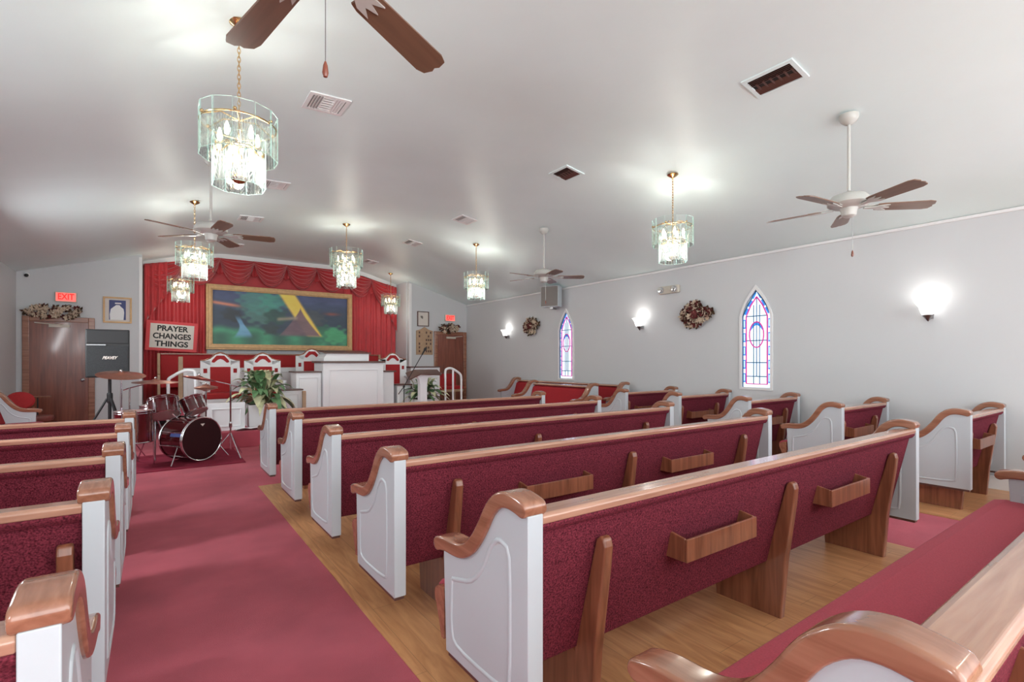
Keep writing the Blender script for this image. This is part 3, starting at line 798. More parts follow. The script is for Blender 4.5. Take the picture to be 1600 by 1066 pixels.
# ------------------------------------------------------------------ floral arrangements
def petals(mb, c, r, rnd, n=6, nrm=None):
    nrm = Vector(nrm or (rnd.uniform(-1, 1), -1, rnd.uniform(-1, 1))).normalized()
    a = nrm.orthogonal().normalized(); b = nrm.cross(a)
    for k in range(n):
        t = 2 * PI * k / n + rnd.random() * 0.4
        d = a * math.cos(t) + b * math.sin(t); s = nrm.cross(d)
        base = Vector(c)
        pts = [base, base + d * r * 0.5 + s * r * 0.32 + nrm * r * 0.25, base + d * r + nrm * r * 0.45, base + d * r * 0.5 - s * r * 0.32 + nrm * r * 0.25, base + d * r * 0.55 + nrm * r * 0.1]
        mb.add(pts, [(0, 1, 4), (1, 2, 4), (2, 3, 4), (3, 0, 4)])
def floral(name, label, w, h, loc, rz, seed, nf=46, group=None, pale=0.5):
    rnd = random.Random(seed)
    r = thing(name, label, 'floral arrangement', loc, rz, group)
    fl, wn, lf = MB(), MB(), MB()
    for k in range(nf):
        t = rnd.random() * 2 * PI; q = math.sqrt(rnd.random())
        x = q * math.cos(t) * w / 2; z = q * math.sin(t) * h / 2
        y = -0.05 - 0.08 * (1 - q * q) * rnd.random()
        petals(fl if rnd.random() < pale else wn, (x, y, z), rnd.uniform(0.045, 0.075), rnd)
        petals(lf, (x * 1.05, y + 0.03, z * 1.05), rnd.uniform(0.05, 0.085), rnd, 4)
    MB().sphere((0, -0.03, 0), min(w, h) * 0.32, 8, sz=0.8).build('moss_base', M['wine'], r)
    fl.build('cream_flower', M['cream'], r, solid=0.003); wn.build('wine_flower', M['wine'], r, solid=0.003); lf.build('dried_leaf', mat('dried leaf', (84, 66, 48), 0.8, var=0.3, scale=20), r, solid=0.003)
    return r
floral('wall_bouquet', 'bouquet of cream and wine flowers between sconce and near stained window', 0.52, 0.36, (XR - 0.02, 4.79, 2.07), -PI / 2, 11, 70, None, 0.55)
floral('wall_bouquet', 'smaller round bouquet on wall between far sconce and far window', 0.50, 0.34, (XR - 0.02, 9.06, 2.12), -PI / 2, 12, 60, None, 0.5)
floral('door_swag', 'dried cream flower swag resting on the left door frame', 0.80, 0.20, (-1.40, YF - 0.06, 2.20), 0, 13, 46, None, 0.75)
floral('door_swag', 'dried flower swag resting on the right door frame', 0.62, 0.22, (6.52, YF - 0.06, 2.20), 0, 14, 36, None, 0.5)

# ------------------------------------------------------------------ wall fixtures
def sconce(y, z, label):
    r = thing('wall_sconce', label, 'wall lamp', (XR, y, z), -PI / 2, 'sconces along the right wall')
    MB().lathe([(0.006, -0.13), (0.02, -0.11), (0.05, -0.07), (0.055, -0.06), (0.02, -0.05)], 16, (0, -0.08, 0)).build('bracket', M['steel'], r, smooth=True)
    MB().box(-0.03, 0.03, -0.05, 0, -0.10, -0.05).build('wall_plate', M['steel'], r)
    MB().lathe([(0.045, -0.06), (0.06, -0.02), (0.075, 0.03), (0.11, 0.08), (0.108, 0.082), (0.07, 0.032), (0.055, -0.02), (0.04, -0.055)], 24, (0, -0.115, 0)).build('shade', M['sconce_glass'], r, smooth=True)
    l = bpy.data.lights.new('sconce_light', 'POINT'); l.energy = SCONCE_W; l.color = (1, 0.97, 0.92); l.shadow_soft_size = 0.03
    lo_ = bpy.data.objects.new('sconce_light', l); C.objects.link(lo_); lo_.parent = r; lo_.location = (0, -0.12, 0.13)
sconce(1.84, 1.90, 'glowing wall sconce right of the near stained window')
sconce(5.90, 2.0, 'glowing wall sconce between the bouquet and far window')
sconce(10.03, 2.0, 'far glowing wall sconce near the front corner')
ws = thing('wall_speaker', 'grey wall speaker hung above the far stained window', 'speaker', (XR - 0.16, 8.17, 2.46), -PI / 2 + 0.5)
MB().box(-0.2, 0.2, -0.22, 0.0, 0, 0.44).build('cabinet', M['white'], ws, bevel=0.01)
MB().box(-0.185, 0.185, -0.228, -0.22, 0.015, 0.425).build('grille', M['grey'], ws)
MB().box(-0.03, 0.03, -0.10, 0.13, -0.03, 0.0).build('bracket', M['steel'], ws)
el = thing('emergency_light', 'beige emergency light unit high on the right wall', 'emergency light', (XR, 5.31, 2.46), -PI / 2)
MB().box(-0.20, 0.20, -0.07, 0, 0, 0.13).build('housing', M['beige'], el, bevel=0.02)
for sx in (-0.13, 0.13):
    MB().lathe([(0.05, 0), (0.055, 0.03), (0.045, 0.05), (0.03, 0.052)], 16, (sx, -0.06, 0.065), rot=Matrix.Rotation(PI / 2, 3, 'X')).build('lamp_head', M['chrome'], el, smooth=True)

# ------------------------------------------------------------------ chandeliers
def glass_panel(w, h, t=0.006):
    mb = MB().box(-w / 2, w / 2, -t / 2, t / 2, -h, 0)
    me = bpy.data.meshes.new('glass_panel'); me.from_pydata(mb.v, [], mb.f)
    me.materials.append(M['glass']); me.materials.append(M['glass_edge'])
    uvl = me.uv_layers.new(name='UVMap')
    for p in me.polygons:
        p.material_index = 0 if abs(p.normal.y) > 0.5 else 1
        for li in p.loop_indices:
            co = me.vertices[me.loops[li].vertex_index].co
            uvl.data[li].uv = (co.x / w + 0.5, (co.z + h) / h)
    # bevelled bright border strips as material on thin side bars
    return me
PANEL_U = glass_panel(0.112, 0.30); PANEL_L = glass_panel(0.118, 0.32)
def chandelier(label, tiers, rod, power=CHAND_W):
    r = thing('chandelier', label, 'chandelier', (0, 0, 0), 0, 'glass panel chandeliers')
    # root at the top of the glass body
    specs = [(0.225, 12, PANEL_U, 0.0), (0.150, 8, PANEL_L, -0.17)]
    if tiers == 3: specs = [(0.270, 14, PANEL_U, 0.0), (0.215, 11, PANEL_U, -0.17), (0.150, 8, PANEL_L, -0.34)]
    bot = specs[-1][3] - 0.32
    for R, n, me, z in specs:
        for k in range(n):
            a = 2 * PI * k / n
            p = bpy.data.objects.new('glass_panel', me); C.objects.link(p); p.parent = r
            p.location = (R * math.cos(a), R * math.sin(a), z); p.rotation_euler = (0, 0, a + PI / 2)
        fr = MB()
        fr.tube([(R * math.cos(t), R * math.sin(t), z - 0.085) for t in [2 * PI * k / 36 for k in range(37)]], 0.005, 6)
        for k in range(6):
            a = PI * 2 * k / 6 + 0.3
            fr.tube([(0, 0, z - 0.05), (R * 0.5 * math.cos(a), R * 0.5 * math.sin(a), z - 0.03), (R * math.cos(a), R * math.sin(a), z - 0.085)], 0.005, 6)
            fr.sphere((R * math.cos(a), R * math.sin(a), z - 0.07), 0.012, 6)
        fr.build('brass_ring', M['brass'], r, smooth=True)
        for k in range(5 if R > 0.2 else 3):
            a = 2 * PI * k / (5 if R > 0.2 else 3) + 0.2
            q = R * 0.52
            MB().lathe([(0.004, 0.075), (0.012, 0.05), (0.017, 0.02), (0.013, -0.005), (0.009, -0.01)], 10, (q * math.cos(a), q * math.sin(a), z - 0.18)).build('bulb', M['bulb'], r, smooth=True)
        l = bpy.data.lights.new('lamp_light', 'POINT'); l.energy = power * (0.2 if z == 0.0 else 0.80 / (len(specs) - 1)); l.color = (1, 0.965, 0.90); l.shadow_soft_size = 0.05
        lo_ = bpy.data.objects.new('lamp_light', l); C.objects.link(lo_); lo_.parent = r; lo_.location = (0.02, 0.015, z - (0.13 if z == 0.0 else 0.20))
    MB().tube([(0, 0, 0.02), (0, 0, bot + 0.06)], 0.008, 8).build('stem', M['brass'], r)
    MB().lathe([(0.004, bot + 0.02), (0.03, bot + 0.03), (0.055, bot + 0.055), (0.05, bot + 0.065), (0.01, bot + 0.07)], 20).build('finial', M['brass'], r, smooth=True)
    MB().lathe([(0.055, rod), (0.065, rod - 0.01), (0.04, rod - 0.03), (0.012, rod - 0.045), (0.008, rod - 0.06)], 24).build('canopy', M['brass'], r, smooth=True)
    ch = MB(); n = int((rod - 0.06) / 0.03)
    for k in range(n):
        zc = 0.02 + (rod - 0.08) * (k + 0.5) / n
        a = 0 if k % 2 else PI / 2
        ch.tube([(0.009 * math.cos(t) * math.cos(a), 0.009 * math.cos(t) * math.sin(a), zc + 0.021 * math.sin(t)) for t in [2 * PI * i / 10 for i in range(11)]], 0.0028, 5)
    ch.build('chain', M['brass'], r)
    return r
zt = 2.97
c1 = chandelier('nearest glass chandelier hanging at upper left beside the fan blades', 2, cz(0.46) - zt)
c1.location = (0.46, 3.75, zt)
def chand_copy(label, x, y, z=zt, power=CHAND_W):
    rod = cz(x) - z
    if abs(rod - (cz(0.46) - zt)) < 0.02 and power == CHAND_W: c = place_copy(c1, label, (x, y, z))
    else:
        c = chandelier(label, 2, rod, power); c.location = (x, y, z)
    return c
chand_copy('glass chandelier right of centre hanging near the right wall', 4.92, 3.66)
chand_copy('glass chandelier behind the left fan, above the curtain corner', 0.47, 8.34)
chand_copy('small distant chandelier hanging right of the painting over the right door side', 4.90, 8.0)
chand_copy('far chandelier in front of the left curtain, above the prayer sign', 0.44, 12.0, 3.0, CHAND_W * 0.45)
chand_copy('far chandelier in front of the right curtain edge', 4.84, 12.0, 3.0, CHAND_W * 0.4)
c3 = chandelier('three tier glass chandelier hanging on the centre line above the pulpit', 3, FLAT - 3.27)
c3.location = (2.74, 8.80, 3.27)
# the room's lamps behind the camera
chand_copy('glass chandelier hanging behind the camera on the left', 0.46, -1.0)
chand_copy('glass chandelier hanging behind the camera on the right', 4.92, -1.0)

# ------------------------------------------------------------------ ceiling fans
def fan(label, x, y, a0, zb=2.72, R=0.74):
    zc = cz(x)
    r = thing('ceiling_fan', label, 'ceiling fan', (x, y, zc), 0, 'five blade ceiling fans')
    zb -= zc
    MB().lathe([(0.075, 0.0), (0.075, -0.03), (0.06, -0.06), (0.03, -0.085), (0.02, -0.09)], 24).build('canopy', M['fan_metal'], r, smooth=True)
    MB().tube([(0, 0, -0.08), (0, 0, zb + 0.14)], 0.013, 10).build('downrod', M['fan_metal'], r, smooth=True)
    MB().lathe([(0.02, zb + 0.15), (0.05, zb + 0.13), (0.13, zb + 0.11), (0.165, zb + 0.07), (0.165, zb + 0.035), (0.14, zb + 0.015), (0.07, zb), (0.06, zb - 0.03), (0.055, zb - 0.065), (0.03, zb - 0.08), (0.005, zb - 0.082)], 32).build('motor', M['fan_metal'], r, smooth=True)
    for k in range(5):
        a = a0 + 2 * PI * k / 5
        out = [(0.22, -0.05), (0.26, -0.06), (R - 0.06, -0.073), (R - 0.015, -0.06), (R, -0.02), (R - 0.012, 0.0), (R, 0.02), (R - 0.015, 0.06), (R - 0.06, 0.073), (0.26, 0.06), (0.22, 0.05)]
        b = MB().prism(out, -0.004, 0.004, 'z').build('blade', M['blade'], r)
        b.rotation_euler = (math.radians(11), 0, 0); b.rotation_mode = 'XYZ'
        mtx = Matrix.Translation((0, 0, zb + 0.005)) @ Matrix.Rotation(a, 4, 'Z') @ Matrix.Rotation(math.radians(-11), 4, 'X')
        b.matrix_local = mtx
        ir = MB().prism([(0.12, -0.012), (0.2, -0.02), (0.24, -0.042), (0.31, -0.045), (0.26, -0.015), (0.32, 0.0), (0.26, 0.015), (0.31, 0.045), (0.24, 0.042), (0.2, 0.02), (0.12, 0.012)], 0.0045, 0.011, 'z')
        ir.prism([(0.12, -0.012), (0.2, -0.02), (0.24, -0.042), (0.31, -0.045), (0.26, -0.015), (0.32, 0.0), (0.26, 0.015), (0.31, 0.045), (0.24, 0.042), (0.2, 0.02), (0.12, 0.012)], -0.011, -0.0045, 'z')
        io = ir.build('blade_iron', M['fan_metal'], r); io.matrix_local = mtx
    MB().tube([(0.02, -0.02, zb - 0.07), (0.02, -0.02, zb - 0.38)], 0.0018, 5).build('pull_chain', M['steel'], r)
    MB().lathe([(0.003, 0.03), (0.008, 0.015), (0.011, -0.01), (0.007, -0.024), (0.002, -0.026)], 12, (0.02, -0.02, zb - 0.40)).build('chain_knob', M['door'], r, smooth=True)
    return r
fan('nearest ceiling fan, two brown blades cut by the top picture edge', 0.47, 1.83, math.radians(30), 2.75, 0.75)
fan('white ceiling fan with brown blades at upper right', 4.97, 1.86, math.radians(28), 2.67, 0.67)
fan('white ceiling fan hanging at left above the curtain', 0.52, 6.50, math.radians(62), 2.74, 0.65)
fan('distant ceiling fan beside the grey wall speaker', 5.10, 6.25, math.radians(36), 2.67, 0.65)

# ceiling vents
def vent(x, y, dark, label, w=0.34, d=0.36):
    z = cz(x)
    dz = (cz(x + 0.1) - cz(x - 0.1)) / 0.2
    r = thing('ceiling_vent', label, 'air vent', (x, y, z - 0.002), 0, 'air vents in the ceiling')
    r.rotation_euler = (0, -math.atan(dz), 0)
    mb = MB(); a, b = w / 2, d / 2; t = 0.035
    mb.box(-a, a, -b, -b + t, -0.012, 0.0); mb.box(-a, a, b - t, b, -0.012, 0); mb.box(-a, -a + t, -b + t, b - t, -0.012, 0); mb.box(a - t, a, -b + t, b - t, -0.012, 0)
    mb.build('frame', M['ceil'] if dark else M['trim'], r)
    MB().box(-a + t, a - t, -b + t, b - t, -0.004, -0.001).build('duct', M['ventdark'] if dark else M['ventgrey'], r)
    lv = MB()
    n = 4
    for k in range(n):
        x0 = -a + t + 0.012 + k * (a * 0.55) / n
        lv.prism([(x0, -0.013), (x0 + 0.018, -0.004), (x0 + 0.02, -0.005), (x0 + 0.002, -0.014)], -b + t, b - t, 'y')
        x1 = a - t - 0.012 - k * (a * 0.55) / n
        lv.prism([(x1, -0.013), (x1 - 0.018, -0.004), (x1 - 0.02, -0.005), (x1 - 0.002, -0.014)], -b + t, b - t, 'y')
    for k in range(6):
        y0 = -b + t + 0.01 + k * (d - 2 * t) / 6
        lv.box(-a * 0.3, a * 0.3, y0, y0 + 0.014, -0.013, -0.004)
    lv.build('louvre', M['darktrim'] if dark else M['trim'], r)
vent(4.20, 2.12, True, 'dark louvred air vent in the ceiling at upper right', 0.30, 0.42)
vent(4.20, 4.70, True, 'dark air vent between the nearer chandeliers, mid ceiling', 0.30, 0.34)
vent(4.20, 7.22, False, 'grey air vent on the right half of the ceiling, third from the camera', 0.30, 0.34)
vent(4.18, 9.26, False, 'grey air vent beyond the third one on the right half', 0.30, 0.34)
vent(4.18, 11.6, False, 'farthest grey air vent near the curtain on the right half', 0.28, 0.34)
vent(1.30, 4.77, False, 'white louvred air vent right of the nearest chandelier', 0.36, 0.34)
vent(1.32, 7.37, False, 'white air vent half hidden by the nearest chandelier', 0.36, 0.34)
vent(1.32, 9.36, False, 'grey air vent above the left fan blades', 0.36, 0.34)
vent(1.34, 11.7, False, 'farthest air vent over the left of the curtain', 0.34, 0.3)

# ------------------------------------------------------------------ stage furniture
Z1, Z2 = 0.25, 0.45
def panelled(mb, x0, x1, yf, z0, z1):
    t = 0.012
    mb.box(x0, x1, yf - t, yf, z0, z0 + 0.02); mb.box(x0, x1, yf - t, yf, z1 - 0.02, z1)
    mb.box(x0, x0 + 0.02, yf - t, yf, z0 + 0.02, z1 - 0.02); mb.box(x1 - 0.02, x1, yf - t, yf, z0 + 0.02, z1 - 0.02)
pu = thing('pulpit', 'large white panelled pulpit with dark trim at the platform centre', 'pulpit', (3.14, 9.7, Z1))
mb = MB().box(-0.58, 0.58, -0.10, 0.55, 0, 1.04); panelled(mb, -0.47, 0.47, -0.10, 0.12, 0.92)
mb.build('body', M['altar'], pu, bevel=0.006)
MB().box(-0.62, 0.61, -0.14, 0.58, 1.04, 1.075).build('ledge', M['darktrim'], pu, bevel=0.006)
MB().prism([(-0.56, 1.075), (0.30, 1.075), (0.30, 1.215), (-0.50, 1.215), (-0.56, 1.13)], -0.06, 0.5, 'y').build('desk', M['altar'], pu, bevel=0.004)
MB().prism([(-0.08, 1.215), (0.52, 1.275), (0.52, 1.29), (-0.08, 1.235)], -0.53, 0.33).build('desk_top', M['darktrim'], pu)
wl = MB().box(-1.03, -0.59, 0, 0.45, 0, 0.86); panelled(wl, -0.98, -0.64, 0.0, 0.12, 0.78)
wl.build('wing', M['altar'], pu, bevel=0.004)
MB().box(-1.06, -0.59, -0.03, 0.47, 0.86, 0.885).build('wing_top', M['darktrim'], pu)
MB().box(0.59, 0.84, 0, 0.45, 0, 0.855).build('wing', M['altar'], pu, bevel=0.004)
MB().box(0.59, 0.88, -0.03, 0.47, 0.855, 0.88).build('wing_top', M['darktrim'], pu)

def cabinet(name, label, x0, x1, y0, y1, z0, z1, top=True, cat='cabinet'):
    r = thing(name, label, cat, ((x0 + x1) / 2, y0, z0))
    w = (x1 - x0) / 2; h = z1 - z0
    mb = MB().box(-w, w, 0, y1 - y0, 0, h - (0.025 if top else 0)); panelled(mb, -w + 0.05, w - 0.05, 0.0, 0.06, h - 0.08)
    mb.build('body', M['altar'], r, bevel=0.004)
    if top: MB().box(-w - 0.02, w + 0.02, -0.03, y1 - y0 + 0.02, h - 0.025, h).build('top', M['darktrim'], r)
    return r
cabinet('low_cabinet', 'low white panelled table with dark top left of the pulpit', 1.78, 2.15, 9.45, 9.65, Z1, 0.83, cat='table')
tag(MB().box(2.13, 2.19, 9.30, 9.36, Z1, 0.80).build('wooden_post', M['tan'], bevel=0.01), 'plain tan wooden post beside the low table left of the pulpit', 'post')
cabinet('low_cabinet', 'low white counter with dark top right of the pulpit behind the microphone stand', 4.06, 4.36, 9.72, 9.98, Z1, 0.85, cat='counter')
cabinet('tall_counter', 'tall white counter with thin dark top behind the right plant', 4.78, 5.52, 10.66, 10.9, Z1, 1.20, cat='counter')
cabinet('half_wall', 'low white panelled half wall behind the drum stands at platform edge', 0.66, 1.17, 8.85, 8.93, Z1, 0.68, top=False, cat='partition')
cabinet('choir_rail', 'long white panelled choir rail behind the white chairs', 0.46, 4.35, 11.40, 11.46, Z2, 1.19, top=False, cat='partition')
tag(MB().box(0.38, 0.455, 11.38, 11.46, Z2, 1.41).build('wooden_post', M['tan'], bevel=0.008), 'taller tan wooden post at the left end of the choir rail', 'post')

# white handrails
def handrail(label, path, posts, name='handrail'):
    r = thing(name, label, 'handrail', posts[0][:2] + (posts[0][3],))
    o0 = Vector(r.location)
    MB().tube([tuple(Vector(p) - o0) for p in smooth_path(path, 4)], 0.024, 10).build('rail', M['altar'], r, smooth=True)
    for (x, y, z, zb) in posts[0:]:
        MB().tube([(x - o0.x, y - o0.y, zb - o0.z), (x - o0.x, y - o0.y, z - o0.z)], 0.022, 8).build('post', M['altar'], r, smooth=True)
handrail('curved white handrail behind the drum kit', [(0.18, 9.15, 0.9), (0.18, 9.15, 1.04), (0.24, 9.15, 1.10), (0.36, 9.15, 1.17), (0.47, 9.15, 1.18), (0.52, 9.15, 1.15), (0.53, 9.15, 1.0)], [(0.18, 9.15, 0.95, 0.0), (0.53, 9.15, 1.04, 0.0)])
handrail('arched white handrail beside the right door with three posts', [(5.05, 9.5, 0.95), (5.05, 9.5, 1.10), (5.08, 9.5, 1.155), (5.18, 9.5, 1.17), (5.30, 9.5, 1.12), (5.42, 9.5, 1.03), (5.44, 9.5, 0.9)], [(5.05, 9.5, 1.0, Z1), (5.235, 9.5, 1.15, Z1), (5.44, 9.5, 0.95, Z1)])

# pulpit chairs
def pulpit_chair(label, loc, s=1.0):
    r = thing('pulpit_chair', label, 'chair', loc, 0, 'carved white pulpit chairs')
    w = 0.31 * s; zt_ = 1.08; zs_ = 0.50
    def side(sx):
        mb = MB(); a, b = (sx * w, sx * (w - 0.15)); x0, x1 = min(a, b), max(a, b)
        mb.box(x0, x1, 0.10, 0.15, 0.30, 0.86); mb.box(x0, x1, 0.10, 0.15, 0.94, zt_)
        mb.box(x0, x0 + 0.045, 0.10, 0.15, 0.86, 0.94); mb.box(x1 - 0.045, x1, 0.10, 0.15, 0.86, 0.94)
        return mb
    for sx in (-1, 1):
        MB().box(sx * (w - 0.075) - 0.035, sx * (w - 0.075) + 0.035, 0.125, 0.145, 0.855, 0.945).build('stile_inset', M['red'], r)
    side(-1).build('stile', M['altar'], r); side(1).build('stile', M['altar'], r)
    top = [(-w, zt_), (-w + 0.06, zt_), (-w * 0.5, zt_ + 0.035), (-w * 0.25, zt_ + 0.11), (0, zt_ + 0.135), (w * 0.25, zt_ + 0.11), (w * 0.5, zt_ + 0.035), (w - 0.06, zt_), (w, zt_)]
    pts = [(-w + 0.15, 0.97)] + [(-w + 0.15, 1.0)] + [(-w, zt_ - 0.001)] + top[1:-1] + [(w, zt_ - 0.001), (w - 0.15, 1.0), (w - 0.15, 0.97)]
    MB().prism(pts, 0.10, 0.15, 'y').build('crest', M['altar'], r)
    n = 8
    arch = [(-0.14, 1.055), (-0.13, 1.09), (-0.06, 1.175), (0.06, 1.175), (0.13, 1.09), (0.14, 1.055), (0.10, 1.045), (0.04, 1.10), (0.0, 1.115), (-0.04, 1.10), (-0.10, 1.045)]
    MB().prism(arch, 0.094, 0.10, 'y').build('crest_inset', M['red'], r)
    cap = MB().tube([(x, 0.125, z + 0.008) for x, z in smooth_path(top, 3)], 0.016, 8)
    cap.build('crest_cap', M['wood'], r, smooth=True)
    MB().box(-w + 0.15, w - 0.15, 0.085, 0.14, zs_, 0.97).build('back_cushion', M['red'], r, bevel=0.008)
    MB().box(-w + 0.03, w - 0.03, -0.40, 0.10, 0.42, 0.52).build('seat', M['red'], r, bevel=0.02)
    MB().box(-w + 0.02, w - 0.02, -0.39, 0.12, 0.30, 0.42).build('apron', M['altar'], r)
    for sx in (-1, 1):
        for y in (-0.36, 0.10):
            MB().box(sx * (w - 0.03) - 0.03, sx * (w - 0.03) + 0.03, y - 0.025, y + 0.035, 0, 0.42).build('leg', M['altar'], r, bevel=0.004)
        ar = MB().box(sx * (w - 0.02) - 0.03, sx * (w - 0.02) + 0.03, -0.38, 0.10, 0.68, 0.715)
        ar.box(sx * (w - 0.02) - 0.02, sx * (w - 0.02) + 0.02, -0.34, -0.29, 0.5, 0.68)
        ar.build('armrest', M['altar'], r, bevel=0.006)
    return r
pch = pulpit_chair('white carved chair with red cushions, leftmost, behind the cymbals', (0.985, 10.35, Z1))
place_copy(pch, 'white carved chair with red cushions standing behind the left plant', (1.68, 10.35, Z1))
place_copy(pch, 'white carved chair with red cushion right behind the pulpit wing, middle of platform', (2.66, 10.72, Z1 + 0.10))
place_copy(pch, 'white carved chair with red cushion right of the pulpit', (4.36, 10.62, Z1 + 0.03), -0.12)
tag(MB().box(2.25, 3.07, 10.28, 10.98, Z1, Z1 + 0.10).build('chair_dais', M['carpet']), 'low carpeted dais under the middle white chair', 'dais')
tag(MB().box(3.98, 4.72, 10.20, 10.9, Z1, Z1 + 0.03).build('chair_dais', M['carpet']), 'thin carpeted dais under the right white chair', 'dais')

# choir pews behind the chairs
def choir_pew(label, x0, x1, y, ztop):
    r = thing('choir_pew', label, 'pew', (x0, y, Z2), 0, 'red choir pews behind the pulpit')
    L = x1 - x0; h = ztop - Z2
    MB().box(0.05, L - 0.05, 0.38, 0.43, 0.1, h - 0.03).build('backrest', M['red'], r, bevel=0.01)
    MB().box(0.05, L - 0.05, -0.02, 0.38, 0.34, 0.42).build('seat', M['red'], r, bevel=0.02)
    MB().box(0.05, L - 0.05, 0.355, 0.455, h - 0.03, h).build('top_rail', M['wood'], r, bevel=0.008)
    for x in (0, L - 0.05):
        MB().prism([(0, 0), (0.46, 0), (0.46, h), (0.34, h), (0.26, 0.75), (0.16, 0.62), (0, 0.60)], x, x + 0.05).build('end_panel', M['tan'], r, bevel=0.006)
choir_pew('long red choir pew with wooden rail, behind the left white chairs', 0.06, 2.85, 12.25, 1.49)
choir_pew('red choir pew with wooden ends behind the right of the pulpit', 3.15, 4.80, 12.25, 1.49)

# sheets and plant stands
def plant(label, loc, r0, hgt, seed, n=70, pot_h=0.38, pot_w=0.22, droop=0.72):
    rnd = random.Random(seed)
    r = thing('potted_plant', label, 'plant', loc)
    MB().prism([(-pot_w, 0), (pot_w, 0), (pot_w * 1.05, pot_h), (-pot_w * 1.05, pot_h)], -pot_w, pot_w, 'y').build('planter_box', M['altar'], r, bevel=0.01)
    MB().box(-pot_w * 0.9, pot_w * 0.9, -pot_w * 0.9, pot_w * 0.9, pot_h, pot_h + 0.01).build('soil', M['ventdark'], r)
    A, B = MB(), MB()
    for k in range(n):
        a = rnd.random() * 2 * PI; el = rnd.uniform(0.15, 1.35)
        L = r0 * rnd.uniform(0.75, 1.15); w = r0 * rnd.uniform(0.10, 0.17)
        d = Vector((math.cos(a), math.sin(a), 0)); s = Vector((-d.y, d.x, 0))
        pts = []
        ns = 7
        st = Vector((rnd.uniform(-0.5, 0.5) * pot_w, rnd.uniform(-0.5, 0.5) * pot_w, pot_h + 0.005))
        for i in range(ns + 1):
            t = i / ns
            out = L * (t * math.cos(el) * 0.9 + 0.25 * t * t)
            up = hgt * (math.sin(el) * (1.5 * t - 0.55 * t * t) - droop * 0.50 * t ** 3 * (1.4 - el * 0.6)) + 0.02 * t
            pts.append(st + d * out + Vector((0, 0, up)))
        vs = []
        for i, p in enumerate(pts):
            t = i / ns; ww = w * max(0.12 if i < ns else 0.02, math.sin(PI * min(1, max(0, (t - 0.3) / 0.7))) ** 0.8) if i > 1 else w * 0.10
            vs += [tuple(p + s * ww + Vector((0, 0, ww * 0.25))), tuple(p), tuple(p - s * ww + Vector((0, 0, ww * 0.25)))]
        fs = []
        for i in range(ns):
            fs += [(3 * i, 3 * i + 1, 3 * i + 4, 3 * i + 3), (3 * i + 1, 3 * i + 2, 3 * i + 5, 3 * i + 4)]
        (B if rnd.random() < 0.38 else A).add(vs, fs)
    A.build('green_foliage', M['leaf'], r, smooth=True); B.build('cream_foliage', M['cream_leaf'], r, smooth=True)
    return r
plant('large leafy plant in a white box at the platform edge, left of the pews', (1.46, 9.16, Z1), 0.46, 0.74, 5, 95, 0.37)
plant('leafy plant in a white box right of the pulpit behind the lectern', (4.52, 9.5, Z1), 0.40, 0.56, 6, 80, 0.30)

# cloth on the platform edge
def clothf(u, v):
    x = -0.30 + 0.6 * u; y = -0.09 + 0.18 * v
    return (x, y, 0.012 + 0.018 * abs(math.sin(u * 9)) * (1 - v) + 0.01 * math.sin(v * 6 + u * 5))
tag(MB().grid(clothf, 24, 10).build('white_cloth', M['altar'], loc=(1.32, 8.77, Z1 + 0.006), smooth=True, solid=0.004), 'crumpled white cloth lying on the platform edge below the plant', 'cloth')

# lectern
lc = thing('lectern', 'slim white lectern with open dark wooden book rest', 'lectern', (4.28, 9.0, Z1))
MB().prism([(-0.20, 0.0), (0.20, 0.0), (0.20, 0.05), (0.09, 0.08), (0.075, 0.12), (0.075, 0.62), (0.10, 0.74), (0.17, 0.80), (0.17, 0.82), (-0.17, 0.82), (-0.17, 0.80), (-0.10, 0.74), (-0.075, 0.62), (-0.075, 0.12), (-0.09, 0.08), (-0.20, 0.05)], -0.06, 0.06, 'y').build('pedestal', M['altar'], lc, bevel=0.01)
bk = MB()
bk.add([(-0.34, -0.16, 0.72), (-0.30, 0.12, 0.84), (-0.10, 0.14, 0.90), (-0.10, -0.14, 0.82), (0.34, -0.16, 0.80), (0.38, 0.12, 0.90)],
       [(0, 3, 2, 1), (3, 4, 5, 2)])
bk.build('book_rest', M['darktrim'], lc, solid=0.018)
# microphone stand
ms = thing('microphone_stand', 'black boom microphone stand right of the pulpit', 'microphone stand', (3.80, 8.78, Z1))
MB().tube([(0, 0, 0.03), (0, 0, 0.62)], 0.009, 8).build('pole', M['black'], ms)
for k in range(3):
    a = k * 2 * PI / 3 + 0.4
    MB().tube([(0, 0, 0.06), (0.25 * math.cos(a), 0.25 * math.sin(a), 0.01)], 0.007, 6).build('leg', M['black'], ms)
MB().tube([(-0.11, 0, 0.46), (0.0, 0, 0.60), (0.40, 0, 1.25)], 0.008, 8).build('boom', M['black'], ms)
MB().sphere((0, 0, 0.60), 0.022, 8).build('clutch', M['black'], ms)
MB().lathe([(0.012, -0.10), (0.016, 0.0), (0.026, 0.01), (0.028, 0.04), (0.015, 0.06)], 12, (0.42, 0, 1.28), rot=Matrix.Rotation(math.radians(32), 3, 'Y')).build('microphone', M['black'], ms, smooth=True)
# side bench by right door: red seat between handrail posts
bn = thing('side_chair', 'red cushioned chair seen between the posts of the right handrail', 'chair', (5.95, 11.2, 0))
MB().box(-0.42, 0.42, 0.2, 0.25, 0.70, 1.0).build('backrest', M['red'], bn, bevel=0.01)
MB().box(-0.42, 0.42, -0.2, 0.25, 0.62, 0.70).build('seat', M['red'], bn, bevel=0.02)
MB().box(-0.44, 0.44, 0.18, 0.27, 0.64, 0.66).build('back_board', M['tan'], bn)
MB().box(-0.42, 0.42, -0.18, 0.22, 0.56, 0.62).build('seat_board', M['tan'], bn)
for sx in (-0.38, 0.38):
    for y in (-0.15, 0.2): MB().box(sx - 0.02, sx + 0.02, y - 0.02, y + 0.02, 0, 0.56).build('leg', M['tan'], bn)

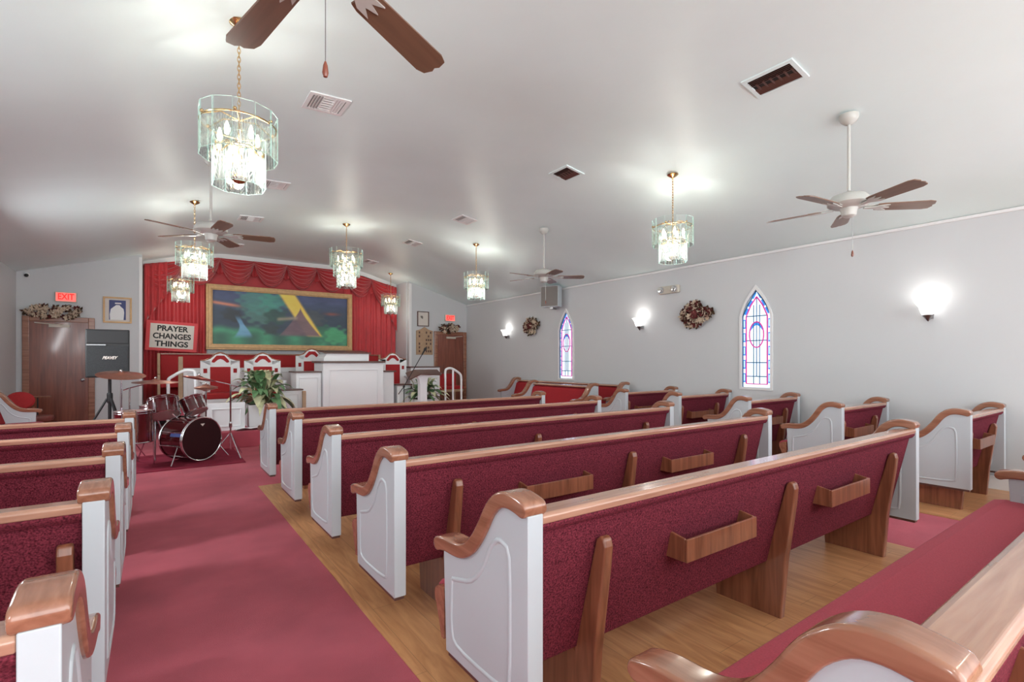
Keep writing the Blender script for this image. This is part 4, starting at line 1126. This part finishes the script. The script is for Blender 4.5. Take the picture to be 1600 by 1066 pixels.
# ------------------------------------------------------------------ loudspeaker and stand
tr = thing('speaker_stand', 'black tripod stand carrying the loudspeaker beside the left door', 'stand', (-0.50, 9.0, 0))
MB().tube([(0, 0, 0.12), (0, 0, 1.10)], 0.02, 10).build('pole', M['black'], tr)
for k in range(3):
    a = k * 2 * PI / 3 - PI / 2 + 0.5
    MB().tube([(0.03 * math.cos(a), 0.03 * math.sin(a), 0.80), (0.42 * math.cos(a), 0.42 * math.sin(a), 0.012)], 0.014, 8).build('leg', M['black'], tr)
MB().lathe([(0.03, 0.74), (0.035, 0.76), (0.035, 0.86), (0.03, 0.88)], 16).build('collar', M['black'], tr)
sp = thing('loudspeaker', 'black loudspeaker with pale logo on the tripod stand', 'speaker', (-0.50, 9.0, 1.10), -0.06)
MB().prism([(-0.24, -0.19), (0.24, -0.19), (0.20, 0.20), (-0.20, 0.20)], 0, 0.66, 'z').build('cabinet', M['black'], sp, bevel=0.012)
MB().box(-0.225, 0.225, -0.205, -0.19, 0.02, 0.43).build('grille', M['grille'], sp, bevel=0.004)
MB().box(-0.225, 0.225, -0.203, -0.19, 0.47, 0.645).build('horn_panel', M['black'], sp, bevel=0.004)
MB().box(-0.225, -0.02, -0.206, -0.19, 0.44, 0.455).build('badge_strip', M['steel'], sp)
text_mesh('logo', 'PEAVEY', 0.055, M['paper'], sp, (0.02, -0.209, 0.27), (PI / 2, 0, 0), shear=0.4, bold=0.002, width=0.17)

# ------------------------------------------------------------------ drum kit
RX90 = Matrix.Rotation(PI / 2, 3, 'X')
def hoop(mb, R, c, rot, th=0.006):
    pts = []
    for k in range(33):
        t = 2 * PI * k / 32
        pts.append(tuple(rot @ Vector((R * math.cos(t), R * math.sin(t), 0)) + Vector(c)))
    mb.tube(pts, th, 6)
def drum(name, label, R, depth, loc, rot, head_mat, legs=None, lugs=8, both=True):
    """local z is the drum's axis; root at loc"""
    r = thing(name, label, 'drum', loc)
    rot = rot.to_3x3()
    def L(p): return tuple(rot @ Vector(p))
    MB().lathe([(R * 0.99, 0.0), (R * 0.99, depth)], 40, rot=rot).build('shell', M['shell'], r, smooth=True)
    hp = MB()
    hoop(hp, R * 1.02, L((0, 0, 0)), rot, 0.009); hoop(hp, R * 1.02, L((0, 0, depth)), rot, 0.009)
    hoop(hp, R * 1.02, L((0, 0, depth - 0.025)), rot, 0.006)
    hp.build('hoop', M['chrome'], r, smooth=True)
    MB().lathe([(0.001, depth + 0.001), (R * 1.0, depth + 0.001), (R * 1.0, depth + 0.004), (0.001, depth + 0.004)], 36, rot=rot).build('drum_head', head_mat, r)
    MB().lathe([(0.001, -0.004), (R * 1.0, -0.004), (R * 1.0, -0.001), (0.001, -0.001)], 36, rot=rot).build('drum_head', head_mat, r)
    for k in range(lugs):
        t = 2 * PI * k / lugs + 0.2
        lg = MB()
        lg.tube([L((R * 1.03 * math.cos(t), R * 1.03 * math.sin(t), 0.0)), L((R * 1.03 * math.cos(t), R * 1.03 * math.sin(t), depth))], 0.005, 6)
        lg.tube([L((R * 1.02 * math.cos(t), R * 1.02 * math.sin(t), depth * 0.35)), L((R * 1.02 * math.cos(t), R * 1.02 * math.sin(t), depth * 0.65))], 0.010, 6)
        lg.build('lug', M['chrome'], r, smooth=True)
    if legs:
        for a, b in legs:
            MB().tube([tuple(Vector(a) - Vector(loc)), tuple(Vector(b) - Vector(loc))], 0.008, 8).build('leg', M['chrome'], r, smooth=True)
    return r
def axis_rot(d):
    return Vector((0, 0, 1)).rotation_difference(Vector(d).normalized()).to_matrix()
bd = Vector((0.55, -0.83, 0)).normalized()
bc = Vector((0.52, 7.72, 0.306))
back = bc - bd * 0.42
sd = Vector((bd.y, -bd.x, 0))
bass = drum('bass_drum', 'large burgundy bass drum lying on its side on the rug', 0.275, 0.42, tuple(back), axis_rot(bd), M['darkhead'],
     legs=[(tuple(bc - bd * 0.10 - sd * -0.25 + Vector((0, 0, -0.05))), tuple(bc - bd * 0.02 - sd * -0.40 + Vector((0, 0, -0.285)))),
           (tuple(bc - bd * 0.10 + sd * -0.25 + Vector((0, 0, -0.05))), tuple(bc - bd * 0.02 + sd * -0.40 + Vector((0, 0, -0.285))))], lugs=10)
# pale badge on the front head and blue tape on the shell
bq = axis_rot(bd)
def B(p): return tuple(bq @ Vector(p))
ft = bd * 0.428
MB().add([tuple(ft + Vector((0, 0, 0.20)) + sd * 0.03), tuple(ft + Vector((0, 0, 0.20)) - sd * 0.03), tuple(ft + Vector((0, 0, 0.165)))], [(0, 1, 2)]).build('badge', M['paper'], bass, solid=0.002)
tape = MB().grid(lambda u, v: tuple(bd * (0.20 + 0.19 * u) + sd * (0.279 * math.cos(0.20 + 0.16 * v)) + Vector((0, 0, 0.279 * math.sin(0.20 + 0.16 * v)))), 4, 4)
tape.build('blue_tape', mat('blue tape', (96, 120, 190), 0.6), bass, solid=0.002)
drum('tom_drum', 'burgundy mounted tom drum above the bass drum, left one', 0.168, 0.22, (0.12, 7.95, 0.62), axis_rot((-0.10, 0.48, 1)), M['drumhead'], legs=[((0.18, 7.93, 0.66), (0.30, 7.95, 0.52))])
drum('tom_drum', 'chrome and burgundy mounted tom drum above the bass drum, right one', 0.135, 0.20, (0.47, 7.98, 0.64), axis_rot((-0.34, 0.42, 1)), M['drumhead'], legs=[((0.43, 7.93, 0.66), (0.33, 7.95, 0.54))])
drum('floor_tom', 'burgundy floor tom drum standing left of the bass drum', 0.19, 0.38, (-0.20, 7.75, 0.33), Matrix.Identity(3), M['drumhead'],
     legs=[((-0.20 + 0.2 * math.cos(a), 7.75 + 0.2 * math.sin(a), 0.55), (-0.20 + 0.215 * math.cos(a), 7.75 + 0.215 * math.sin(a), 0.016)) for a in (0.3, 2.4, 4.5)])
drum('snare_drum', 'shallow snare drum on a stand behind the toms', 0.17, 0.13, (0.02, 8.32, 0.60), Matrix.Identity(3), M['drumhead'],
     legs=[((0.02, 8.32, 0.60), (0.02 + 0.22 * math.cos(a), 8.32 + 0.22 * math.sin(a), 0.016)) for a in (0.5, 2.6, 4.7)])
def cymbal_stand(label, x, y, zc, R, tilt, tdir, boom=None, name='cymbal_stand', hihat=False):
    r = thing(name, label, 'cymbal', (x, y, 0.012))
    bx_, by_ = (boom or (0, 0))
    zj = zc - 0.10 if boom else zc
    if boom:
        MB().tube([(0, 0, 0.1), (0, 0, zj)], 0.011, 8).build('pole', M['chrome'], r)
        MB().tube([(-bx_ * 0.25, -by_ * 0.25, zj - 0.03), (0, 0, zj), (bx_, by_, zc)], 0.008, 8).build('boom', M['chrome'], r)
    else:
        MB().tube([(0, 0, 0.1), (0, 0, zc + 0.04)], 0.010, 8).build('pole', M['chrome'], r)
    MB().lathe([(0.016, 0.40), (0.02, 0.42), (0.02, 0.46), (0.016, 0.48)], 12).build('collar', M['chrome'], r)
    for k in range(3):
        a = k * 2 * PI / 3 + 0.9
        MB().tube([(0.01 * math.cos(a), 0.01 * math.sin(a), 0.32), (0.13 * math.cos(a), 0.13 * math.sin(a), 0.16), (0.26 * math.cos(a), 0.26 * math.sin(a), 0.006)], 0.007, 6).build('leg', M['chrome'], r)
    if R > 0:
        rot = Matrix.Rotation(tilt, 3, Vector((math.cos(tdir), math.sin(tdir), 0)))
        prof = [(0.006, 0.03), (0.03, 0.026), (0.05, 0.012), (R * 0.6, 0.003), (R, -0.012), (R, -0.015), (R * 0.6, 0.0), (0.05, 0.008), (0.006, 0.026)]
        MB().lathe(prof, 40, (bx_, by_, zc), rot=rot).build('cymbal_plate', M['cymbal'], r, smooth=True)
        if hihat:
            MB().lathe([(a, -b) for a, b in prof], 40, (bx_, by_, zc - 0.045), rot=rot).build('cymbal_plate', M['cymbal'], r, smooth=True)
        MB().sphere((bx_, by_, zc + 0.045), 0.014, 8).build('wing_nut', M['chrome'], r, smooth=True)
    return r
cymbal_stand('large tilted bronze cymbal in front of the loudspeaker', -0.33, 7.95, 1.15, 0.255, 0.20, 0.3)
cymbal_stand('flat bronze cymbal over the left tom drum', -0.26, 8.40, 1.055, 0.25, 0.05, 0.2, boom=(0.28, -0.5))
cymbal_stand('tilted crash cymbal right of the left tom, above the hi-hat', 0.86, 7.85, 1.09, 0.20, 0.22, 2.0, boom=(-0.36, 0.05))
cymbal_stand('pair of small hi-hat cymbals above the right tom', 0.61, 8.38, 0.955, 0.15, 0.03, 0.0, name='hi_hat', hihat=True)
# drummer seats by the left door
st = thing('drum_throne', 'low reddish padded stool beside the left door', 'stool', (-1.52, 11.05, 0))
MB().lathe([(0.01, 0.36), (0.18, 0.36), (0.20, 0.40), (0.19, 0.44), (0.01, 0.45)], 24).build('seat', mat('brown vinyl', (134, 74, 66), 0.5), st, smooth=True)
MB().tube([(0, 0, 0.15), (0, 0, 0.37)], 0.02, 8).build('pole', M['chrome'], st)
for k in range(3):
    a = k * 2 * PI / 3
    MB().tube([(0, 0, 0.2), (0.22 * math.cos(a), 0.22 * math.sin(a), 0.012)], 0.012, 6).build('leg', M['chrome'], st)
mu = thing('music_stand', 'dark folding music stand in front of the left door', 'music stand', (-1.58, 11.45, 0))
MB().tube([(0, 0, 0.02), (0, 0, 0.72)], 0.01, 8).build('pole', M['black'], mu)
MB().box(-0.17, 0.17, -0.10, 0.0, 0.72, 0.74).build('tray', M['woody'], mu)
for k in range(3):
    a = k * 2 * PI / 3 + 0.5
    MB().tube([(0, 0, 0.25), (0.2 * math.cos(a), 0.2 * math.sin(a), 0.01)], 0.008, 6).build('leg', M['black'], mu)

rc = thing('round_back_chair', 'chair with rounded red brown back at far left beyond the sideways pew', 'chair', (-1.66, 10.45, 0))
MB().lathe([(0.005, -0.02), (0.15, -0.02), (0.17, 0.0), (0.15, 0.02), (0.005, 0.02)], 24, (0, 0.16, 0.72), rot=Matrix.Rotation(PI / 2, 3, 'X') @ Matrix.Diagonal((1, 0.8, 1))).build('backrest', M['red'], rc, smooth=True)
MB().box(-0.18, 0.18, -0.2, 0.16, 0.40, 0.46).build('seat', M['red'], rc, bevel=0.02)
for sx in (-0.15, 0.15):
    for y in (-0.17, 0.14): MB().tube([(sx, y, 0), (sx, y, 0.40 if y < 0 else 0.62)], 0.014, 8).build('leg', M['woody'], rc)
